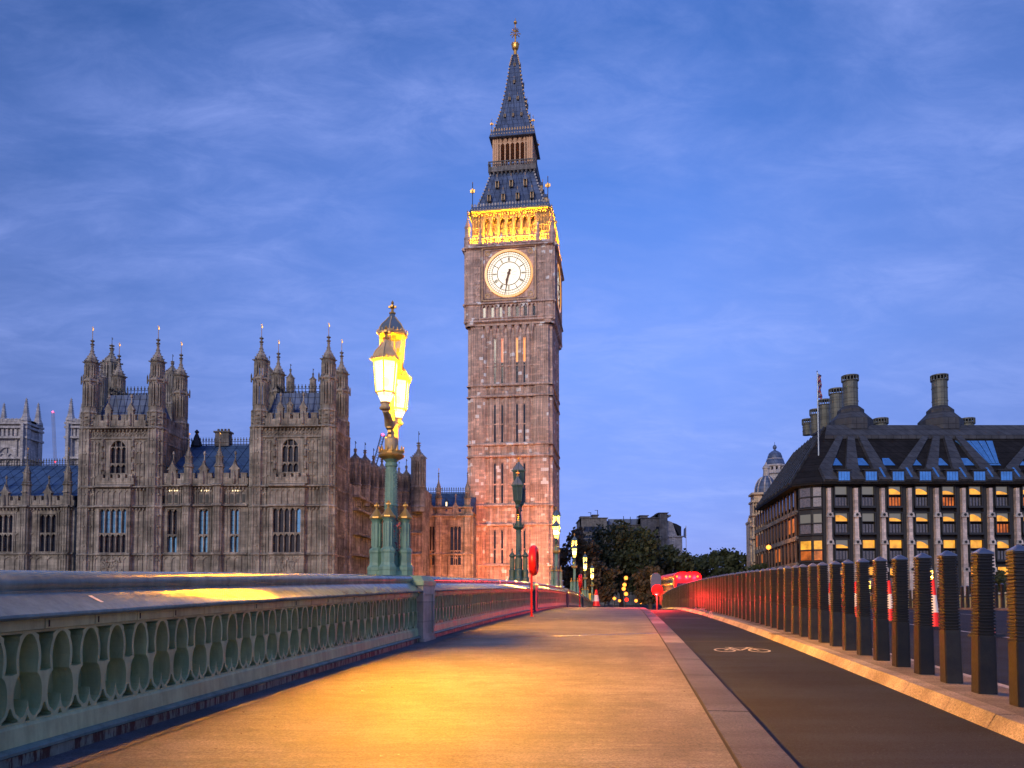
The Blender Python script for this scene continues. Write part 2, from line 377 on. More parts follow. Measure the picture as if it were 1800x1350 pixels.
# ================================================================= SETTING
def sheet(name, u0, u1, v0, v1, h, mat, dv=1.0, kind='structure', side=0.0, nu=1):
    """a strip laid along the bridge, optionally with side faces going down"""
    mb = MB(); n = max(1, int(round((v1 - v0) / dv)))
    for i in range(n + 1):
        v = v0 + (v1 - v0) * i / n
        a, b = B(u0, v, h), B(u1, v, h)
        mb.v += [tuple(a), tuple(b)] + ([tuple(a - Vector((0, 0, side))), tuple(b - Vector((0, 0, side)))] if side else [])
    k = 4 if side else 2
    for i in range(n):
        a = i * k; b = a + k
        mb.f.append([a, a + 1, b + 1, b]); mb.m.append(0)
        if side:
            mb.f.append([a, b, b + 2, a + 2]); mb.m.append(0); mb.f.append([a + 1, a + 3, b + 3, b + 1]); mb.m.append(0)
            mb.f.append([a + 2, b + 2, b + 3, a + 3]); mb.m.append(0)
    if side: mb.f += [[0, 2, 3, 1], [n * k, n * k + 1, n * k + 3, n * k + 2]]; mb.m += [0, 0]
    o = mb.build(name, mat); tag(o, kind=kind); return o
GZ = ZEND - .16                    # street level beyond the river
EMB = 86.0
mb = MB(); mb.quad((-1800, EMB, GZ), (1800, EMB, GZ), (1800, 4500, GZ), (-1800, 4500, GZ)); tag(mb.build('ground', M['soil']), kind='structure')
mb = MB(); mb.box(-1800, 1800, EMB - .9, EMB - .003, -12, GZ + .004); tag(mb.build('embankment_wall', M['stone_grey']), kind='structure')
mb = MB(); mb.quad((-1800, -1500, -9), (1800, -1500, -9), (1800, EMB, -9), (-1800, EMB, -9)); tag(mb.build('river_water', M['water']), kind='structure')
sheet('bridge_deck', -4.9, 28.4, -12, 118, -.135, M['stone_grey'], 2, side=1.6)
sheet('footway', -4.2, .66, -10, 116, 0, M['pave'], .5, side=.12)
# kerb stones with real joints
def stones(name, u0, u1, ln, h, mat, v0, v1, top_u0=None, drop=.13, gap=.012):
    mb = MB(); v = v0; k = 0
    while v < v1:
        L = ln * (1 + .25 * random.uniform(-1, 1)); a, b = v + gap / 2, v + L - gap / 2
        dz = random.uniform(-.004, .004); tu = u0 if top_u0 is None else top_u0
        P = [B(u0, a, h - drop), B(u1, a, h - drop), B(u1, b, h - drop), B(u0, b, h - drop), B(tu, a, h + dz), B(u1, a, h + dz), B(u1, b, h + dz), B(tu, b, h + dz)]
        mb.add(P, [(0, 3, 2, 1), (4, 5, 6, 7), (0, 1, 5, 4), (1, 2, 6, 5), (2, 3, 7, 6), (3, 0, 4, 7)], (k * 7 + int(random.random() * 3)) % 3 == 0)
        v += L; k += 1
    return mb.build(name, mat)
tag(stones('kerb_stones', .685, 1.02, 1.55, .004, [M['granite'], m_asphalt('granite_b', (.17, .165, .16), .5)], -3, 116), kind='structure')
tag(sheet('kerb_joint', .655, .69, -10, 116, -.006, M['dark_gap'], 1), kind='structure')
sheet('cycle_lane', 1.02, 2.96, -10, 118, -.12, M['asphalt'], 1)
tag(stones('island_kerb', 2.95, 3.20, 1.05, .0, [M['granite_pale'], m_asphalt('pale_granite_b', (.34, .30, .25), .5)], -3, 116, top_u0=3.03), kind='structure')
sheet('traffic_island', 3.20, 3.86, -10, 116, -.004, M['island'], 1, side=.12)
sheet('road', 3.86, 19.9, -10, 300, -.12, M['asphalt'], 2)
sheet('far_island', 19.9, 22.6, -10, 116, -.004, M['island'], 2, side=.12)
sheet('far_cycle_lane', 22.6, 24.0, -10, 118, -.12, M['asphalt'], 2)
sheet('far_footway', 24.0, 27.6, -10, 116, 0, M['pave'], 2, side=.12)
sheet('street', -6, 32, 116, 400, -.13, M['asphalt'], 8)
for u, w in ((4.28, .12), (8.0, .12), (19.5, .1)):
    tag(sheet('road_marking', u - w / 2, u + w / 2, -8, 112, -.1155, M['white_line'], 1.5), kind='structure')
for v in range(2, 110, 6):
    tag(sheet('lane_marking', 13.6, 13.72, v, v + 3, -.1155, M['white_line'], 1.5), kind='structure')
# expansion joint across the footway, lane and island
JV = 13.9
def cross(name, u0, u1, v, w, h, mat, skew=0.0, n=14, teeth=False):
    mb = MB()
    for i in range(n):
        a = u0 + (u1 - u0) * i / n; b = u0 + (u1 - u0) * (i + 1) / n
        va, vb = v + skew * (a - u0), v + skew * (b - u0)
        t = w * (.55 if teeth and i % 2 else 1)
        mb.quad(B(a, va - t, h), B(b, vb - t, h), B(b, vb, h), B(a, va, h))
    o = mb.build(name, mat); tag(o, kind='structure'); return o
cross('footway_joint', -3.6, .68, 14.2, .15, .006, M['joint'], .54, 110, True)
cross('footway_joint_gap', -3.6, 1.0, 14.26, .05, .005, M['dark_gap'], .54, 20)
cross('lane_joint', 1.03, 2.95, 15.9, .12, -.116, M['dark_gap'], .0, 6)
cross('island_joint', 2.9, 3.9, 16.5, .2, .006, M['dark_gap'], .0, 4)
# bicycle symbol painted on the lane: wheels and frame as flat strips
mb = MB()
def ring_uv(cu, cv, ru, rv, w, n=28):
    for i in range(n):
        a, b = 2 * math.pi * i / n, 2 * math.pi * (i + 1) / n
        p = lambda t, k: B(cu + ru * k * math.cos(t), cv + rv * k * math.sin(t), -.114)
        mb.quad(p(a, 1), p(b, 1), p(b, 1 - w), p(a, 1 - w))
def bar_uv(a, b, w=.045):
    a, b = Vector(a), Vector(b); d = (b - a).normalized(); nrm = Vector((-d.y, d.x)) * w / 2
    mb.quad(B(*(a + nrm), -.114), B(*(b + nrm), -.114), B(*(b - nrm), -.114), B(*(a - nrm), -.114))
bu, bv = 1.99, 13.85
ring_uv(bu - .29, bv, .185, .34, .2); ring_uv(bu + .29, bv, .185, .34, .2)
for a, b in (((-.33, 0), (-.14, .42)), ((-.33, 0), (-.02, 0)), ((-.02, 0), (-.14, .42)), ((-.02, 0), (.2, .48)), ((-.14, .42), (.2, .48)), ((.33, 0), (.18, .6)), ((-.14, .42), (-.17, .58)), ((-.25, .58), (-.08, .58)), ((.18, .6), (.32, .62))):
    bar_uv((bu + a[0] * .88, bv + a[1]), (bu + b[0] * .88, bv + b[1]), .045)
tag(mb.build('cycle_marking', M['white_line']), kind='structure')
cross('lane_marking', 1.35, 2.6, 27.5, .12, -.114, M['white_line'], 0, 3)

# ================================================================= BRIDGE PARAPET
PU = -3.72                                   # inner face of the pierced panel
PITCH_T = .28; TZ0, TZ1 = .25, .83
def lobe_pts():
    """right half outline of the trefoil opening, from the bottom cusp round to the apex; tile z 0..0.58"""
    c2, r2x, r2z, z2 = .056, .060, .137, .175
    tc_, r1x, r1z, z1 = 0, .080, .160, .400
    pts = []
    w2 = lambda z: c2 + r2x * math.sqrt(max(0, 1 - ((z - z2) / r2z) ** 2))
    w1 = lambda z: r1x * math.sqrt(max(0, 1 - ((z - z1) / r1z) ** 2)) * (1 if z < z1 else 1)
    zc = z2 - r2z * math.sqrt(max(0, 1 - (c2 / r2x) ** 2)); pts.append((0, zc + .02))
    for i in range(1, 6):                    # inside of the lower lobe, down from the cusp
        t = math.pi - math.asin(min(1, (z2 - zc) / r2z)) + 0
        a = math.pi + (math.asin(min(1, (z2 - zc) / r2z))) + (1.5 * math.pi - math.pi - math.asin(min(1, (z2 - zc) / r2z))) * i / 5
        pts.append((c2 + r2x * math.cos(a), z2 + r2z * math.sin(a)))
    for i in range(1, 13):
        z = z2 - r2z + .335 * 0 + (i / 12) ** .8 * (.3065 - (z2 - r2z)); pts.append((w2(z), z))
    for i in range(1, 10):
        z = .308 + (z1 + r1z - .308) * (1 - (1 - i / 9) ** 1.6); pts.append((max(w1(z), 0) if i < 9 else 0, z))
    return pts, w1, w2
def lattice_tile():
    half, w1, w2 = lobe_pts()
    hole = half + [(-x, z) for x, z in half[-2:0:-1]]
    hw = PITCH_T / 2; b = .023
    zs_up = [.318, .345, .37, .40, .44, .48, .515, .545]
    up = [(min(hw - .0008, max(w1(z), w2(z)) + b), z) for z in zs_up] + [(.052, .563)]
    zs_lo = [.022, .035, .05, .07, .09, .105]
    lo = [(min(hw - .0008, w2(z) + b), z) for z in zs_lo if w2(z) + b < hw]
    lo = [(lo[0][0] - .014, .018)] + lo
    right = [(hw, 0), (hw, .018)] + lo + [(hw, .112), (hw, .31)] + up + [(hw, .563), (hw, .58)]
    left = [(-x, z) for x, z in right[::-1]]
    outer = right + left
    tri = [(-.02, .014), (.02, .014), (0, .052)]
    vs = [Vector(p) for p in outer + hole + tri]
    n0, n1, n2 = len(outer), len(hole), 3
    ed = [(i, (i + 1) % n0) for i in range(n0)] + [(n0 + i, n0 + (i + 1) % n1) for i in range(n1)] + [(n0 + n1 + i, n0 + n1 + (i + 1) % n2) for i in range(n2)]
    faces = [list(range(n0)), list(range(n0, n0 + n1))[::-1], list(range(n0 + n1, n0 + n1 + n2))[::-1]]
    V, E, Fc, *_ = delaunay_2d_cdt(vs, ed, [], 0, 1e-6)
    V = [(p.x, p.y) for p in V]
    def inside(p, poly):
        c = False; n = len(poly)
        for i in range(n):
            x1, y1 = poly[i]; x2, y2 = poly[i - 1]
            if (y1 > p[1]) != (y2 > p[1]) and p[0] < (x2 - x1) * (p[1] - y1) / (y2 - y1) + x1: c = not c
        return c
    keep = []
    for f in Fc:
        c = (sum(V[i][0] for i in f) / 3, sum(V[i][1] for i in f) / 3)
        if inside(c, outer) and not inside(c, hole) and not inside(c, tri): keep.append(tuple(f))
    walls = []
    for loop in (outer, hole, tri):
        for i in range(len(loop)):
            a, b2 = loop[i], loop[(i + 1) % len(loop)]
            if abs(abs(a[0]) - hw) < 1e-6 and abs(abs(b2[0]) - hw) < 1e-6 and a[0] * b2[0] > 0: continue
            walls.append((a, b2))
    return V, keep, walls
TV, TF, TW = lattice_tile()
def tube_profile(cx, cz, rx, rz, a0, a1, n):
    return [(cx + rx * math.cos(a0 + (a1 - a0) * i / n), cz + rz * math.sin(a0 + (a1 - a0) * i / n)) for i in range(n + 1)]
def sweep(mb, prof, v0, v1, sgn=1, dv=.8, mi=0, ofs=0):
    n = max(1, int(math.ceil((v1 - v0) / dv))); k = len(prof)
    vs = []
    for i in range(n + 1):
        v = v0 + (v1 - v0) * i / n
        vs += [B(ofs + sgn * u, v, z) for u, z in prof]
    fs = [(i * k + j, i * k + (j + 1) % k, (i + 1) * k + (j + 1) % k, (i + 1) * k + j) for i in range(n) for j in range(k)]
    fs += [tuple(range(k)), tuple(range(n * k, n * k + k))[::-1]]
    mb.add(vs, fs, mi)
RAIL = [(-3.80, 1.045), (-3.795, 1.075)] + tube_profile(-3.905, 1.125, .105, .085, R(-30), R(200), 14) + [(-4.0, 1.05), (-3.9, 1.03)]
SLOPE = [(-3.90, .90), (-3.66, .90), (-3.625, .905), (-3.612, .92), (-3.615, .937), (-3.63, .945), (-3.79, 1.05), (-3.80, 1.065), (-3.99, 1.065), (-4.03, 1.0), (-4.05, .90)]
FRIEZE = [(-3.705, .83), (-3.690, .835), (-3.690, .897), (-4.0, .897), (-4.0, .83)]
PLINTH = [(-3.695, .125), (-3.705, .235), (-3.715, .252), (-4.0, .252), (-4.0, .125)]
LEDGE = [(-3.66, .078), (-3.650, .085), (-3.648, .105), (-3.662, .118), (-3.69, .126), (-4.03, .126), (-4.03, .078)]
BASE = [(-3.675, -.02), (-3.675, .079), (-4.06, .079), (-4.06, -.3)]
VK = [13.9 + 17.4 * k for k in range(-1, 6)]
root_words = ['nearest', 'second', 'third', 'fourth', 'fifth', 'sixth']
for k in range(6):
    v0, v1 = VK[k] + .43, VK[k + 1] - .43
    rt = empty('bridge_parapet', B(PU, v0, 0))
    lab = ['green pierced parapet section nearest the camera, left foreground', 'second pierced parapet section, between the stone pier and the unlit lamp', 'third parapet section, just past the unlit lamp, glossy and red-lit',
           'fourth parapet section, dipping away beside the first distant lit lamp', 'fifth parapet section, falling away near the far lit lamps', 'farthest parapet section at the end of the bridge on the left'][k]
    tag(rt, lab, 'parapet', 'parapet sections of the bridge on the left')
    inv = rt.location.copy()
    def fin(mb, name, mat, sm=False):
        o = mb.build(name, mat, rt, smooth=sm); o.matrix_parent_inverse = Matrix.Translation(-inv); return o
    n = int(round((v1 - v0) / PITCH_T)); st = (v1 - v0) / n; mb = MB(); th = .15
    for i in range(n):
        vc = v0 + st * (i + .5); sc = st / PITCH_T
        base = len(mb.v)
        for (x, z) in TV: mb.v.append(tuple(B(PU, vc + x * sc, TZ0 + z)))
        for f in TF: mb.f.append([base + q for q in f]); mb.m.append(0)
        if k < 3:
            b2 = len(mb.v)
            for (x, z) in TV: mb.v.append(tuple(B(PU - th, vc + x * sc, TZ0 + z)))
            for f in TF: mb.f.append([b2 + q for q in f]); mb.m.append(0)
        for a, c in TW:
            w = len(mb.v)
            mb.v += [tuple(B(PU, vc + a[0] * sc, TZ0 + a[1])), tuple(B(PU, vc + c[0] * sc, TZ0 + c[1])), tuple(B(PU - th, vc + c[0] * sc, TZ0 + c[1])), tuple(B(PU - th, vc + a[0] * sc, TZ0 + a[1]))]
            mb.f.append([w, w + 1, w + 2, w + 3]); mb.m.append(0)
    me_name = 'lattice_panel'
    o = fin(mb, me_name, M['green'])
    # back leaf of the casting closes the openings on the river side
    mb = MB(); sweep(mb, [(-3.872, .25), (-3.872, .83), (-3.90, .83), (-3.90, .25)], v0, v1); fin(mb, 'backing_panel', M['green'])
    mb = MB(); sweep(mb, RAIL, v0, v1); fin(mb, 'handrail', M['green_gloss'], 35)
    mb = MB(); sweep(mb, SLOPE, v0, v1); fin(mb, 'sloping_ledge', M['green_gloss'], 35)
    mb = MB(); v = v0
    while v < v1 - .01:
        L = min(.47, v1 - v); sweep(mb, FRIEZE, v + .004, v + L - .004, dv=.5)
        if k < 2 and random.random() < .5:
            mb.mi = 1; q = v + .03; sweep(mb, [(-3.688, .845), (-3.688, .888), (-3.7, .888), (-3.7, .845)], q, q + .012, mi=1); mb.mi = 0
        v += L
    fin(mb, 'frieze', [M['green'], M['dark_gap']])
    mb = MB(); sweep(mb, PLINTH, v0, v1); fin(mb, 'plinth', M['green'])
    mb = MB(); sweep(mb, LEDGE, v0, v1); fin(mb, 'footing_ledge', M['green_gloss'], 40)
    mb = MB(); sweep(mb, BASE, v0, v1); fin(mb, 'footing', M['green_rust'])
    if k == 0:
        mb = MB(); a = 4.93
        f = lambda t, vv: B(-3.63 + (-.16) * t, vv, .945 + .105 * t + .004)
        mb.quad(f(.35, a + .04), f(.35, a + .075), f(.8, a + .04), f(.8, a), 0); fin(mb, 'sticker', M['white'])
# gutter stone along the foot of the parapet
tag(sheet('gutter', -3.68, -3.36, -3, 112, .007, m_asphalt('gutter_stone', (.12, .12, .135), .6), 1), kind='structure')

# stone piers between sections
def pier(v, mat, lab, grp=None):
    rt = empty('parapet_pier', B(-3.9, v, 0), -TH); tag(rt, lab, 'pier', 'piers between parapet sections')
    y0 = -.42; m = MB(); m.box(-.30, .26, -.42, .42, -.05, 1.02)
    # recessed panel on the footway face
    m.box(.26, .285, -.42, -.30, -.05, 1.02); m.box(.26, .285, .30, .42, -.05, 1.02); m.box(.26, .285, -.30, .30, .86, 1.02); m.box(.26, .285, -.30, .30, -.05, .14)
    m.box(-.32, .31, -.44, .44, -.1, .06)
    m.build('pier_shaft', mat, rt)
    c = MB(); c.prism([(-.34, -.46), (.30, -.46), (.30, .46), (-.34, .46)], 1.02, 1.10); c.prism([(-.34, -.46), (.30, -.46), (.30, .46), (-.34, .46)], 1.10, 1.20, .72); c.build('pier_cap', M['green'] if mat is M['stone_warm'] else M['green_gloss'], rt)
    return rt
pier(VK[1], M['stone_warm'], 'weathered stone pier with recessed panel beside the nearest lamp')
pier(VK[2], M['green_dark'], 'dark pier behind the red lifebuoy housing, below the unlit lamp')
pier(VK[3], M['green_dark'], 'small dark pier at the foot of the first distant lit lamp')
pier(VK[4], M['green_dark'], 'tiny dark pier at the foot of the second distant lit lamp')

# far parapet on the other side of the road
rt = empty('far_parapet', B(27.5, 0, 0)); inv = rt.location.copy()
tag(rt, 'low parapet along the far side of the road, seen between the bollards', 'parapet')
for nm, prof, mat in (('handrail', [(27.25, .95), (27.2, 1.05), (27.3, 1.15), (27.55, 1.18), (27.7, 1.05), (27.6, .95)], 'green_gloss'), ('panel', [(27.32, .1), (27.32, .96), (27.5, .96), (27.5, .1)], 'green'), ('plinth', [(27.2, -.2), (27.2, .15), (27.65, .15), (27.65, -.2)], 'green')):
    mb = MB(); sweep(mb, prof, -8, 112, dv=2); o = mb.build(nm, M[mat], rt); o.matrix_parent_inverse = Matrix.Translation(-inv)

# ================================================================= LAMPS
def lantern_meshes(r=.23, h=.56, n=6):
    """returns builders of frame and pane around origin = foot of glass"""
    fr = MB(); b0, b1 = r * .80, r * 1.02
    for i in range(n):
        a = math.pi / n + 2 * math.pi * i / n
        fr.tube([(b0 * math.cos(a), b0 * math.sin(a), 0), (b1 * math.cos(a), b1 * math.sin(a), h)], .014, 5)
        fr.tube([(.075 * math.cos(a), .075 * math.sin(a), -.19), (.095 * math.cos(a), .095 * math.sin(a), -.10), (b0 * math.cos(a), b0 * math.sin(a), 0)], .009, 5)
    fr.lathe([(b0 + .012, -.012), (b0 + .016, .012), (b0 - .01, .014)], n, rot=math.pi / n)
    fr.lathe([(b1 + .02, h - .01), (b1 + .045, h + .02), (b1 + .045, h + .055), (b1 + .02, h + .06)], n, rot=math.pi / n)
    for i in range(n * 4):                                         # crown of little cusps above the eave
        a = 2 * math.pi * i / (n * 4); q = (b1 + .035)
        fr.box(q * math.cos(a) - .009, q * math.cos(a) + .009, q * math.sin(a) - .009, q * math.sin(a) + .009, h + .05, h + .085)
    fr.lathe([(.10, -.30), (.115, -.27), (.085, -.24), (.075, -.19), (.10, -.185), (.10, -.17), (.05, -.165)], 10)
    t = h + .06; roof = MB()
    roof.lathe([(b1 + .01, t), (b1 * .98, t + .06), (b1 * .80, t + .14), (b1 * .50, t + .22), (b1 * .26, t + .30), (b1 * .20, t + .36), (.01, t + .38)], n, rot=math.pi / n)
    for i in range(n):
        a = math.pi / n + 2 * math.pi * i / n
        fr.tube([(q * math.cos(a), q * math.sin(a), z) for q, z in ((b1 + .015, t), (b1 * .98 + .006, t + .06), (b1 * .80 + .007, t + .14), (b1 * .50 + .007, t + .22), (b1 * .26 + .006, t + .30))], .010, 5)
    fin = MB(); z = t + .36
    fin.lathe([(.02, z), (.062, z + .01), (.066, z + .03), (.03, z + .045), (.022, z + .10), (.045, z + .125), (.05, z + .15), (.03, z + .18), (.018, z + .20), (.03, z + .22), (.018, z + .245), (.004, z + .27)], 8)
    fin.box(-.075, .075, -.018, .018, z + .125, z + .16); fin.box(-.018, .018, -.075, .075, z + .125, z + .16)
    pn = MB(); q0, q1 = b0 * .97, b1 * .97
    P0 = [(q0 * math.cos(math.pi / n + 2 * math.pi * i / n), q0 * math.sin(math.pi / n + 2 * math.pi * i / n), .01) for i in range(n)]
    P1 = [(q1 * math.cos(math.pi / n + 2 * math.pi * i / n), q1 * math.sin(math.pi / n + 2 * math.pi * i / n), h) for i in range(n)]
    P2 = [(.08 * math.cos(math.pi / n + 2 * math.pi * i / n), .08 * math.sin(math.pi / n + 2 * math.pi * i / n), -.18) for i in range(n)]
    for i in range(n):
        j = (i + 1) % n; pn.quad(P0[i], P0[j], P1[j], P1[i]); pn.quad(P2[i], P2[j], P0[j], P0[i])
    return fr, roof, fin, pn
def m_pane(name, c, st, tr=.45):
    n = N(name); n.base((.04, .035, .02)); n.rough(.15); n.p.inputs['Emission Color'].default_value = (*c, 1); n.p.inputs['Emission Strength'].default_value = st
    t = n.n('ShaderNodeBsdfTransparent'); x = n.n('ShaderNodeMixShader'); x.inputs[0].default_value = tr; n.l(n.p.outputs[0], x.inputs[1]); n.l(t.outputs[0], x.inputs[2]); n.l(x.outputs[0], n.o.inputs[0]); return n.mat
LAMPGLOW = m_pane('lamp_glass_lit', (1, .80, .40), 3.6)
BULB = m_emit('gas_bulb', (1, .38, .0), 72000); BULB_FAR = m_emit('distant_gas_bulb', (1, .40, .02), 14000)
LAMPGLOW_FAR = m_pane('distant_lamp_glass', (1, .55, .10), 6.0)
LAMPDIM = m_pane('upper_lamp_glass', (1, .62, .03), .55, .5)
UNLIT = m_plain('unlit_lamp_glass', (.045, .09, .085), .12, 0, .2)
ROOFG = m_plain('lantern_roof', (.20, .24, .26), .3, .3)
def lamp_proto(kind):
    rt = empty('street_lamp')
    gm_ = M['green_lamplit'] if kind != 'unlit' else M['green_dark']  # lit lamps take the green with lamplight painted in
    bs = MB()
    bs.prism(octa(.30), .9, 1.28); bs.prism(octa(.27), 1.28, 1.36, .88); bs.prism(octa(.17), 1.3, 1.8, .9)
    offs = [(.27, 0), (0, -.27), (-.27, 0), (0, .27)]
    for ox, oy in offs:
        bs.lathe([(.165, .9), (.165, 1.30), (.172, 1.31), (.172, 1.36), (.14, 1.40), (.125, 1.45), (.128, 1.62), (.14, 1.64), (.14, 1.68), (.11, 1.72)], 8, (ox, oy), math.pi / 8)
        bs.box(min(0, ox) - .035, max(0, ox) + .035, min(0, oy) - .035, max(0, oy) + .035, 1.3, 1.62)
    bs.build('lamp_base', gm_, rt)
    for ox, oy in offs:
        cl = MB(); cl.lathe([(.105, 1.70), (.09, 1.74), (.085, 2.20), (.10, 2.24), (.125, 2.27)], 10, (ox, oy))
        for i in range(10):
            a = 2 * math.pi * i / 10; cl.box(ox + .09 * math.cos(a) - .008, ox + .09 * math.cos(a) + .008, oy + .09 * math.sin(a) - .008, oy + .09 * math.sin(a) + .008, 1.76, 2.18)
        cl.mi = 1; cl.lathe([(.128, 2.27), (.140, 2.285), (.138, 2.31), (.12, 2.325), (.085, 2.37), (.05, 2.42), (.025, 2.46), (.015, 2.49)], 8, (ox, oy), math.pi / 8)
        cl.box(ox - .045, ox + .045, oy - .014, oy + .014, 2.515, 2.545); cl.box(ox - .014, ox + .014, oy - .045, oy + .045, 2.515, 2.545); cl.lathe([(.022, 2.47), (.03, 2.49), (.012, 2.51), (.018, 2.55), (.03, 2.565), (.004, 2.60)], 6, (ox, oy))
        cl.build('corner_column', [gm_, M['gold'] if kind != 'unlit' else M['green_dark']], rt)
    cm = MB(); cm.lathe([(.155, 1.7), (.155, 2.15), (.125, 2.2), (.12, 2.5), (.135, 2.52), (.115, 2.56), (.105, 3.1), (.10, 3.25), (.12, 3.27), (.12, 3.31), (.10, 3.34), (.15, 3.40)], 12)
    for j in range(26):                                             # raised scale pattern on the shaft
        for i in range(8):
            a = 2 * math.pi * (i + .5 * (j % 2)) / 8; q = .118 - .0005 * j; zz_ = 2.05 + j * .045
            cm.box(q * math.cos(a) - .012, q * math.cos(a) + .012, q * math.sin(a) - .012, q * math.sin(a) + .012, zz_, zz_ + .022)
    cm.build('column', gm_, rt)
    cw = MB(); cw.lathe([(.15, 3.395), (.235, 3.44), (.25, 3.47), (.235, 3.49), (.215, 3.50), (.22, 3.56)], 14)
    for i in range(14):
        a = 2 * math.pi * i / 14; cw.tube([(.22 * math.cos(a), .22 * math.sin(a), 3.54), (.235 * math.cos(a), .235 * math.sin(a), 3.64)], [.028, .006], 5)
    cw.build('crown_collar', M['gold'] if kind != 'unlit' else gm_, rt)
    st = MB(); st.lathe([(.11, 3.5), (.085, 3.6), (.05, 3.9), (.045, 4.6), (.06, 4.74), (.085, 4.80)], 10); st.build('stem', gm_, rt)
    for sg in (-1, 1):
        am = MB(); d = .62 * sg
        path = [(0, .05 * sg, 3.55), (0, .08 * sg, 3.80), (0, .17 * sg, 4.0), (0, .36 * sg, 4.12), (0, .54 * sg, 4.15), (0, d, 4.20)]
        am.tube(path, [.12, .115, .10, .075, .06, .07], 8)
        for i in range(9):                                          # gilded leaves up the bracket
            t = i / 8; z_ = 3.56 + .62 * t; y_ = (.05 + .30 * t ** 2) * sg
            am.mi = 1; am.box(-.03, .03, y_ - .11, y_ - .055, z_, z_ + .045) if sg > 0 else am.box(-.03, .03, y_ - .11, y_ - .05, z_, z_ + .045)
            am.mi = 0
        am.tube([(0, .16 * sg, 4.14), (0, .34 * sg, 4.28), (0, .24 * sg, 4.40), (0, .12 * sg, 4.34)], .018, 5)
        am.build('arm', [M['gilt_and_glow'] if kind == 'lit' else gm_, M['gold']], rt, smooth=50)
    for (yy, zz_, top) in ((-.62, 4.50, False), (.62, 4.50, False), (0, 5.10, True)):
        fr, roof, fin, pn = lantern_meshes(.225 if not top else .25, .56 if not top else .66)
        L = fr.build('lantern', M['green_dark'] if kind != 'lit' else M['gilt_and_glow'], rt, loc=(0, yy, zz_))
        roof.build('lantern_roof', ROOFG if top or kind != 'lit' else M['gilt_and_glow'], L); fin.build('finial', M['gold'], L)  # gold on the lit lamp's frames and side roofs is its glow, painted in
        pn.build('pane', {'lit': LAMPDIM if top else LAMPGLOW, 'unlit': UNLIT, 'far': LAMPGLOW_FAR}[kind], L)
        if kind == 'far' or (kind == 'lit' and not top):
            bb = MB(); bb.lathe([(.015, .12), (.055, .15), (.07, .21), (.055, .27), (.015, .30)], 10); bb.build('bulb', BULB if kind == 'lit' else BULB_FAR, L, smooth=True)
    return rt
labs = {1: 'brightly lit triple lantern lamp beside the stone pier, nearest the camera', 2: 'unlit dark teal lantern lamp in front of the clock tower',
        3: 'lit lamp at the right edge of the clock tower base', 4: 'lit lamp just right of the clock tower, second of the small lit ones',
        5: 'lit lamp beyond, third of the small lit ones right of the clock tower', 6: 'smallest and farthest lit lamp on the left side of the bridge'}
protos = {}
for k in range(1, 7):
    kind = {1: 'lit', 2: 'unlit'}.get(k, 'far')
    if kind not in protos: protos[kind] = rt = lamp_proto(kind)
    else: rt = clone(protos[kind])
    rt.location = B(-4.36, VK[k] if k < 6 else VK[5] + 15, 0) if k <= 6 else None
    if k == 6: rt.location = B(-4.36, VK[6], 0)
    if k >= 1: rt.location = B(-4.36, 13.9 + 17.4 * (k - 1), 0)
    rt.rotation_euler = (0, 0, -TH + (R(7) if k == 1 else R(4)))
    tag(rt, labs[k], 'lamp', 'lantern lamps along the left parapet')
for k, (px, Y) in enumerate(((1787, 53.7), (1637, 69.5), (1528, 86.5))):
    rt = clone(protos['far']); w = at(px, 1000, Y); v = (w.y + 27.7 * ST) / CT
    rt.location = (w.x, w.y, zf(v)); rt.scale = (.62, .62, .62); rt.rotation_euler = (0, 0, -math.atan2(w.x, w.y))
    tag(rt, ['lit lantern lamp at the right edge beyond the bollards', 'lit lantern lamp above the nearest big cone, across the road', 'lit lantern lamp showing between bollards, left of the others across the road'][k], 'lamp', 'lantern lamps on the far parapet')

# ================================================================= BOLLARDS
def bollard_proto(H=1.42, n=25):
    rt = empty('bollard')
    b = MB(); zr = .62 * 1; w0, w1 = .088, .074
    wf_ = lambda z: w0 + (w1 - w0) * z / H
    def loops(L, mb):
        vs = []; fs = []
        for w, z in L:
            c = .012
            vs += [(-w + c, -w, z), (w - c, -w, z), (w, -w + c, z), (w, w - c, z), (w - c, w, z), (-w + c, w, z), (-w, w - c, z), (-w, -w + c, z)]
        for j in range(len(L) - 1):
            for i in range(8): fs.append((j * 8 + i, j * 8 + (i + 1) % 8, (j + 1) * 8 + (i + 1) % 8, (j + 1) * 8 + i))
        fs += [tuple(range(8))[::-1], tuple(range((len(L) - 1) * 8, len(L) * 8))]
        mb.add(vs, fs)
    loops([(wf_(0), -.03), (wf_(.56), .56)], b); b.build('post', M['bollard'], rt)
    r = MB(); L = []; top = H - .06; p = (top - .56) / n
    for i in range(n):
        z = .56 + i * p; w = wf_(z)
        L += [(w - .010, z), (w - .010, z + p * .22), (w + .004, z + p * .40), (w + .004, z + p * .80), (w - .010, z + p * .98)]
    L += [(wf_(top) + .003, top)]
    loops(L, r); r.build('ribbed_sleeve', M['bollard'], rt)
    c = MB(); loops([(wf_(H) + .006, top + .001), (wf_(H) + .006, top + .014), (.012, H + .004)], c); c.build('cap', M['sky_tint_metal'], rt)
    return rt
ordn = ['first', 'second', 'third', 'fourth', 'fifth', 'sixth', 'seventh', 'eighth', 'ninth', 'tenth', 'eleventh', 'twelfth', 'thirteenth', 'fourteenth', 'fifteenth', 'sixteenth', 'seventeenth', 'eighteenth', 'nineteenth', 'twentieth',
        'twenty-first', 'twenty-second', 'twenty-third', 'twenty-fourth', 'twenty-fifth', 'twenty-sixth', 'twenty-seventh', 'twenty-eighth', 'twenty-ninth', 'thirtieth']
bp = bollard_proto(); U1 = 3.475
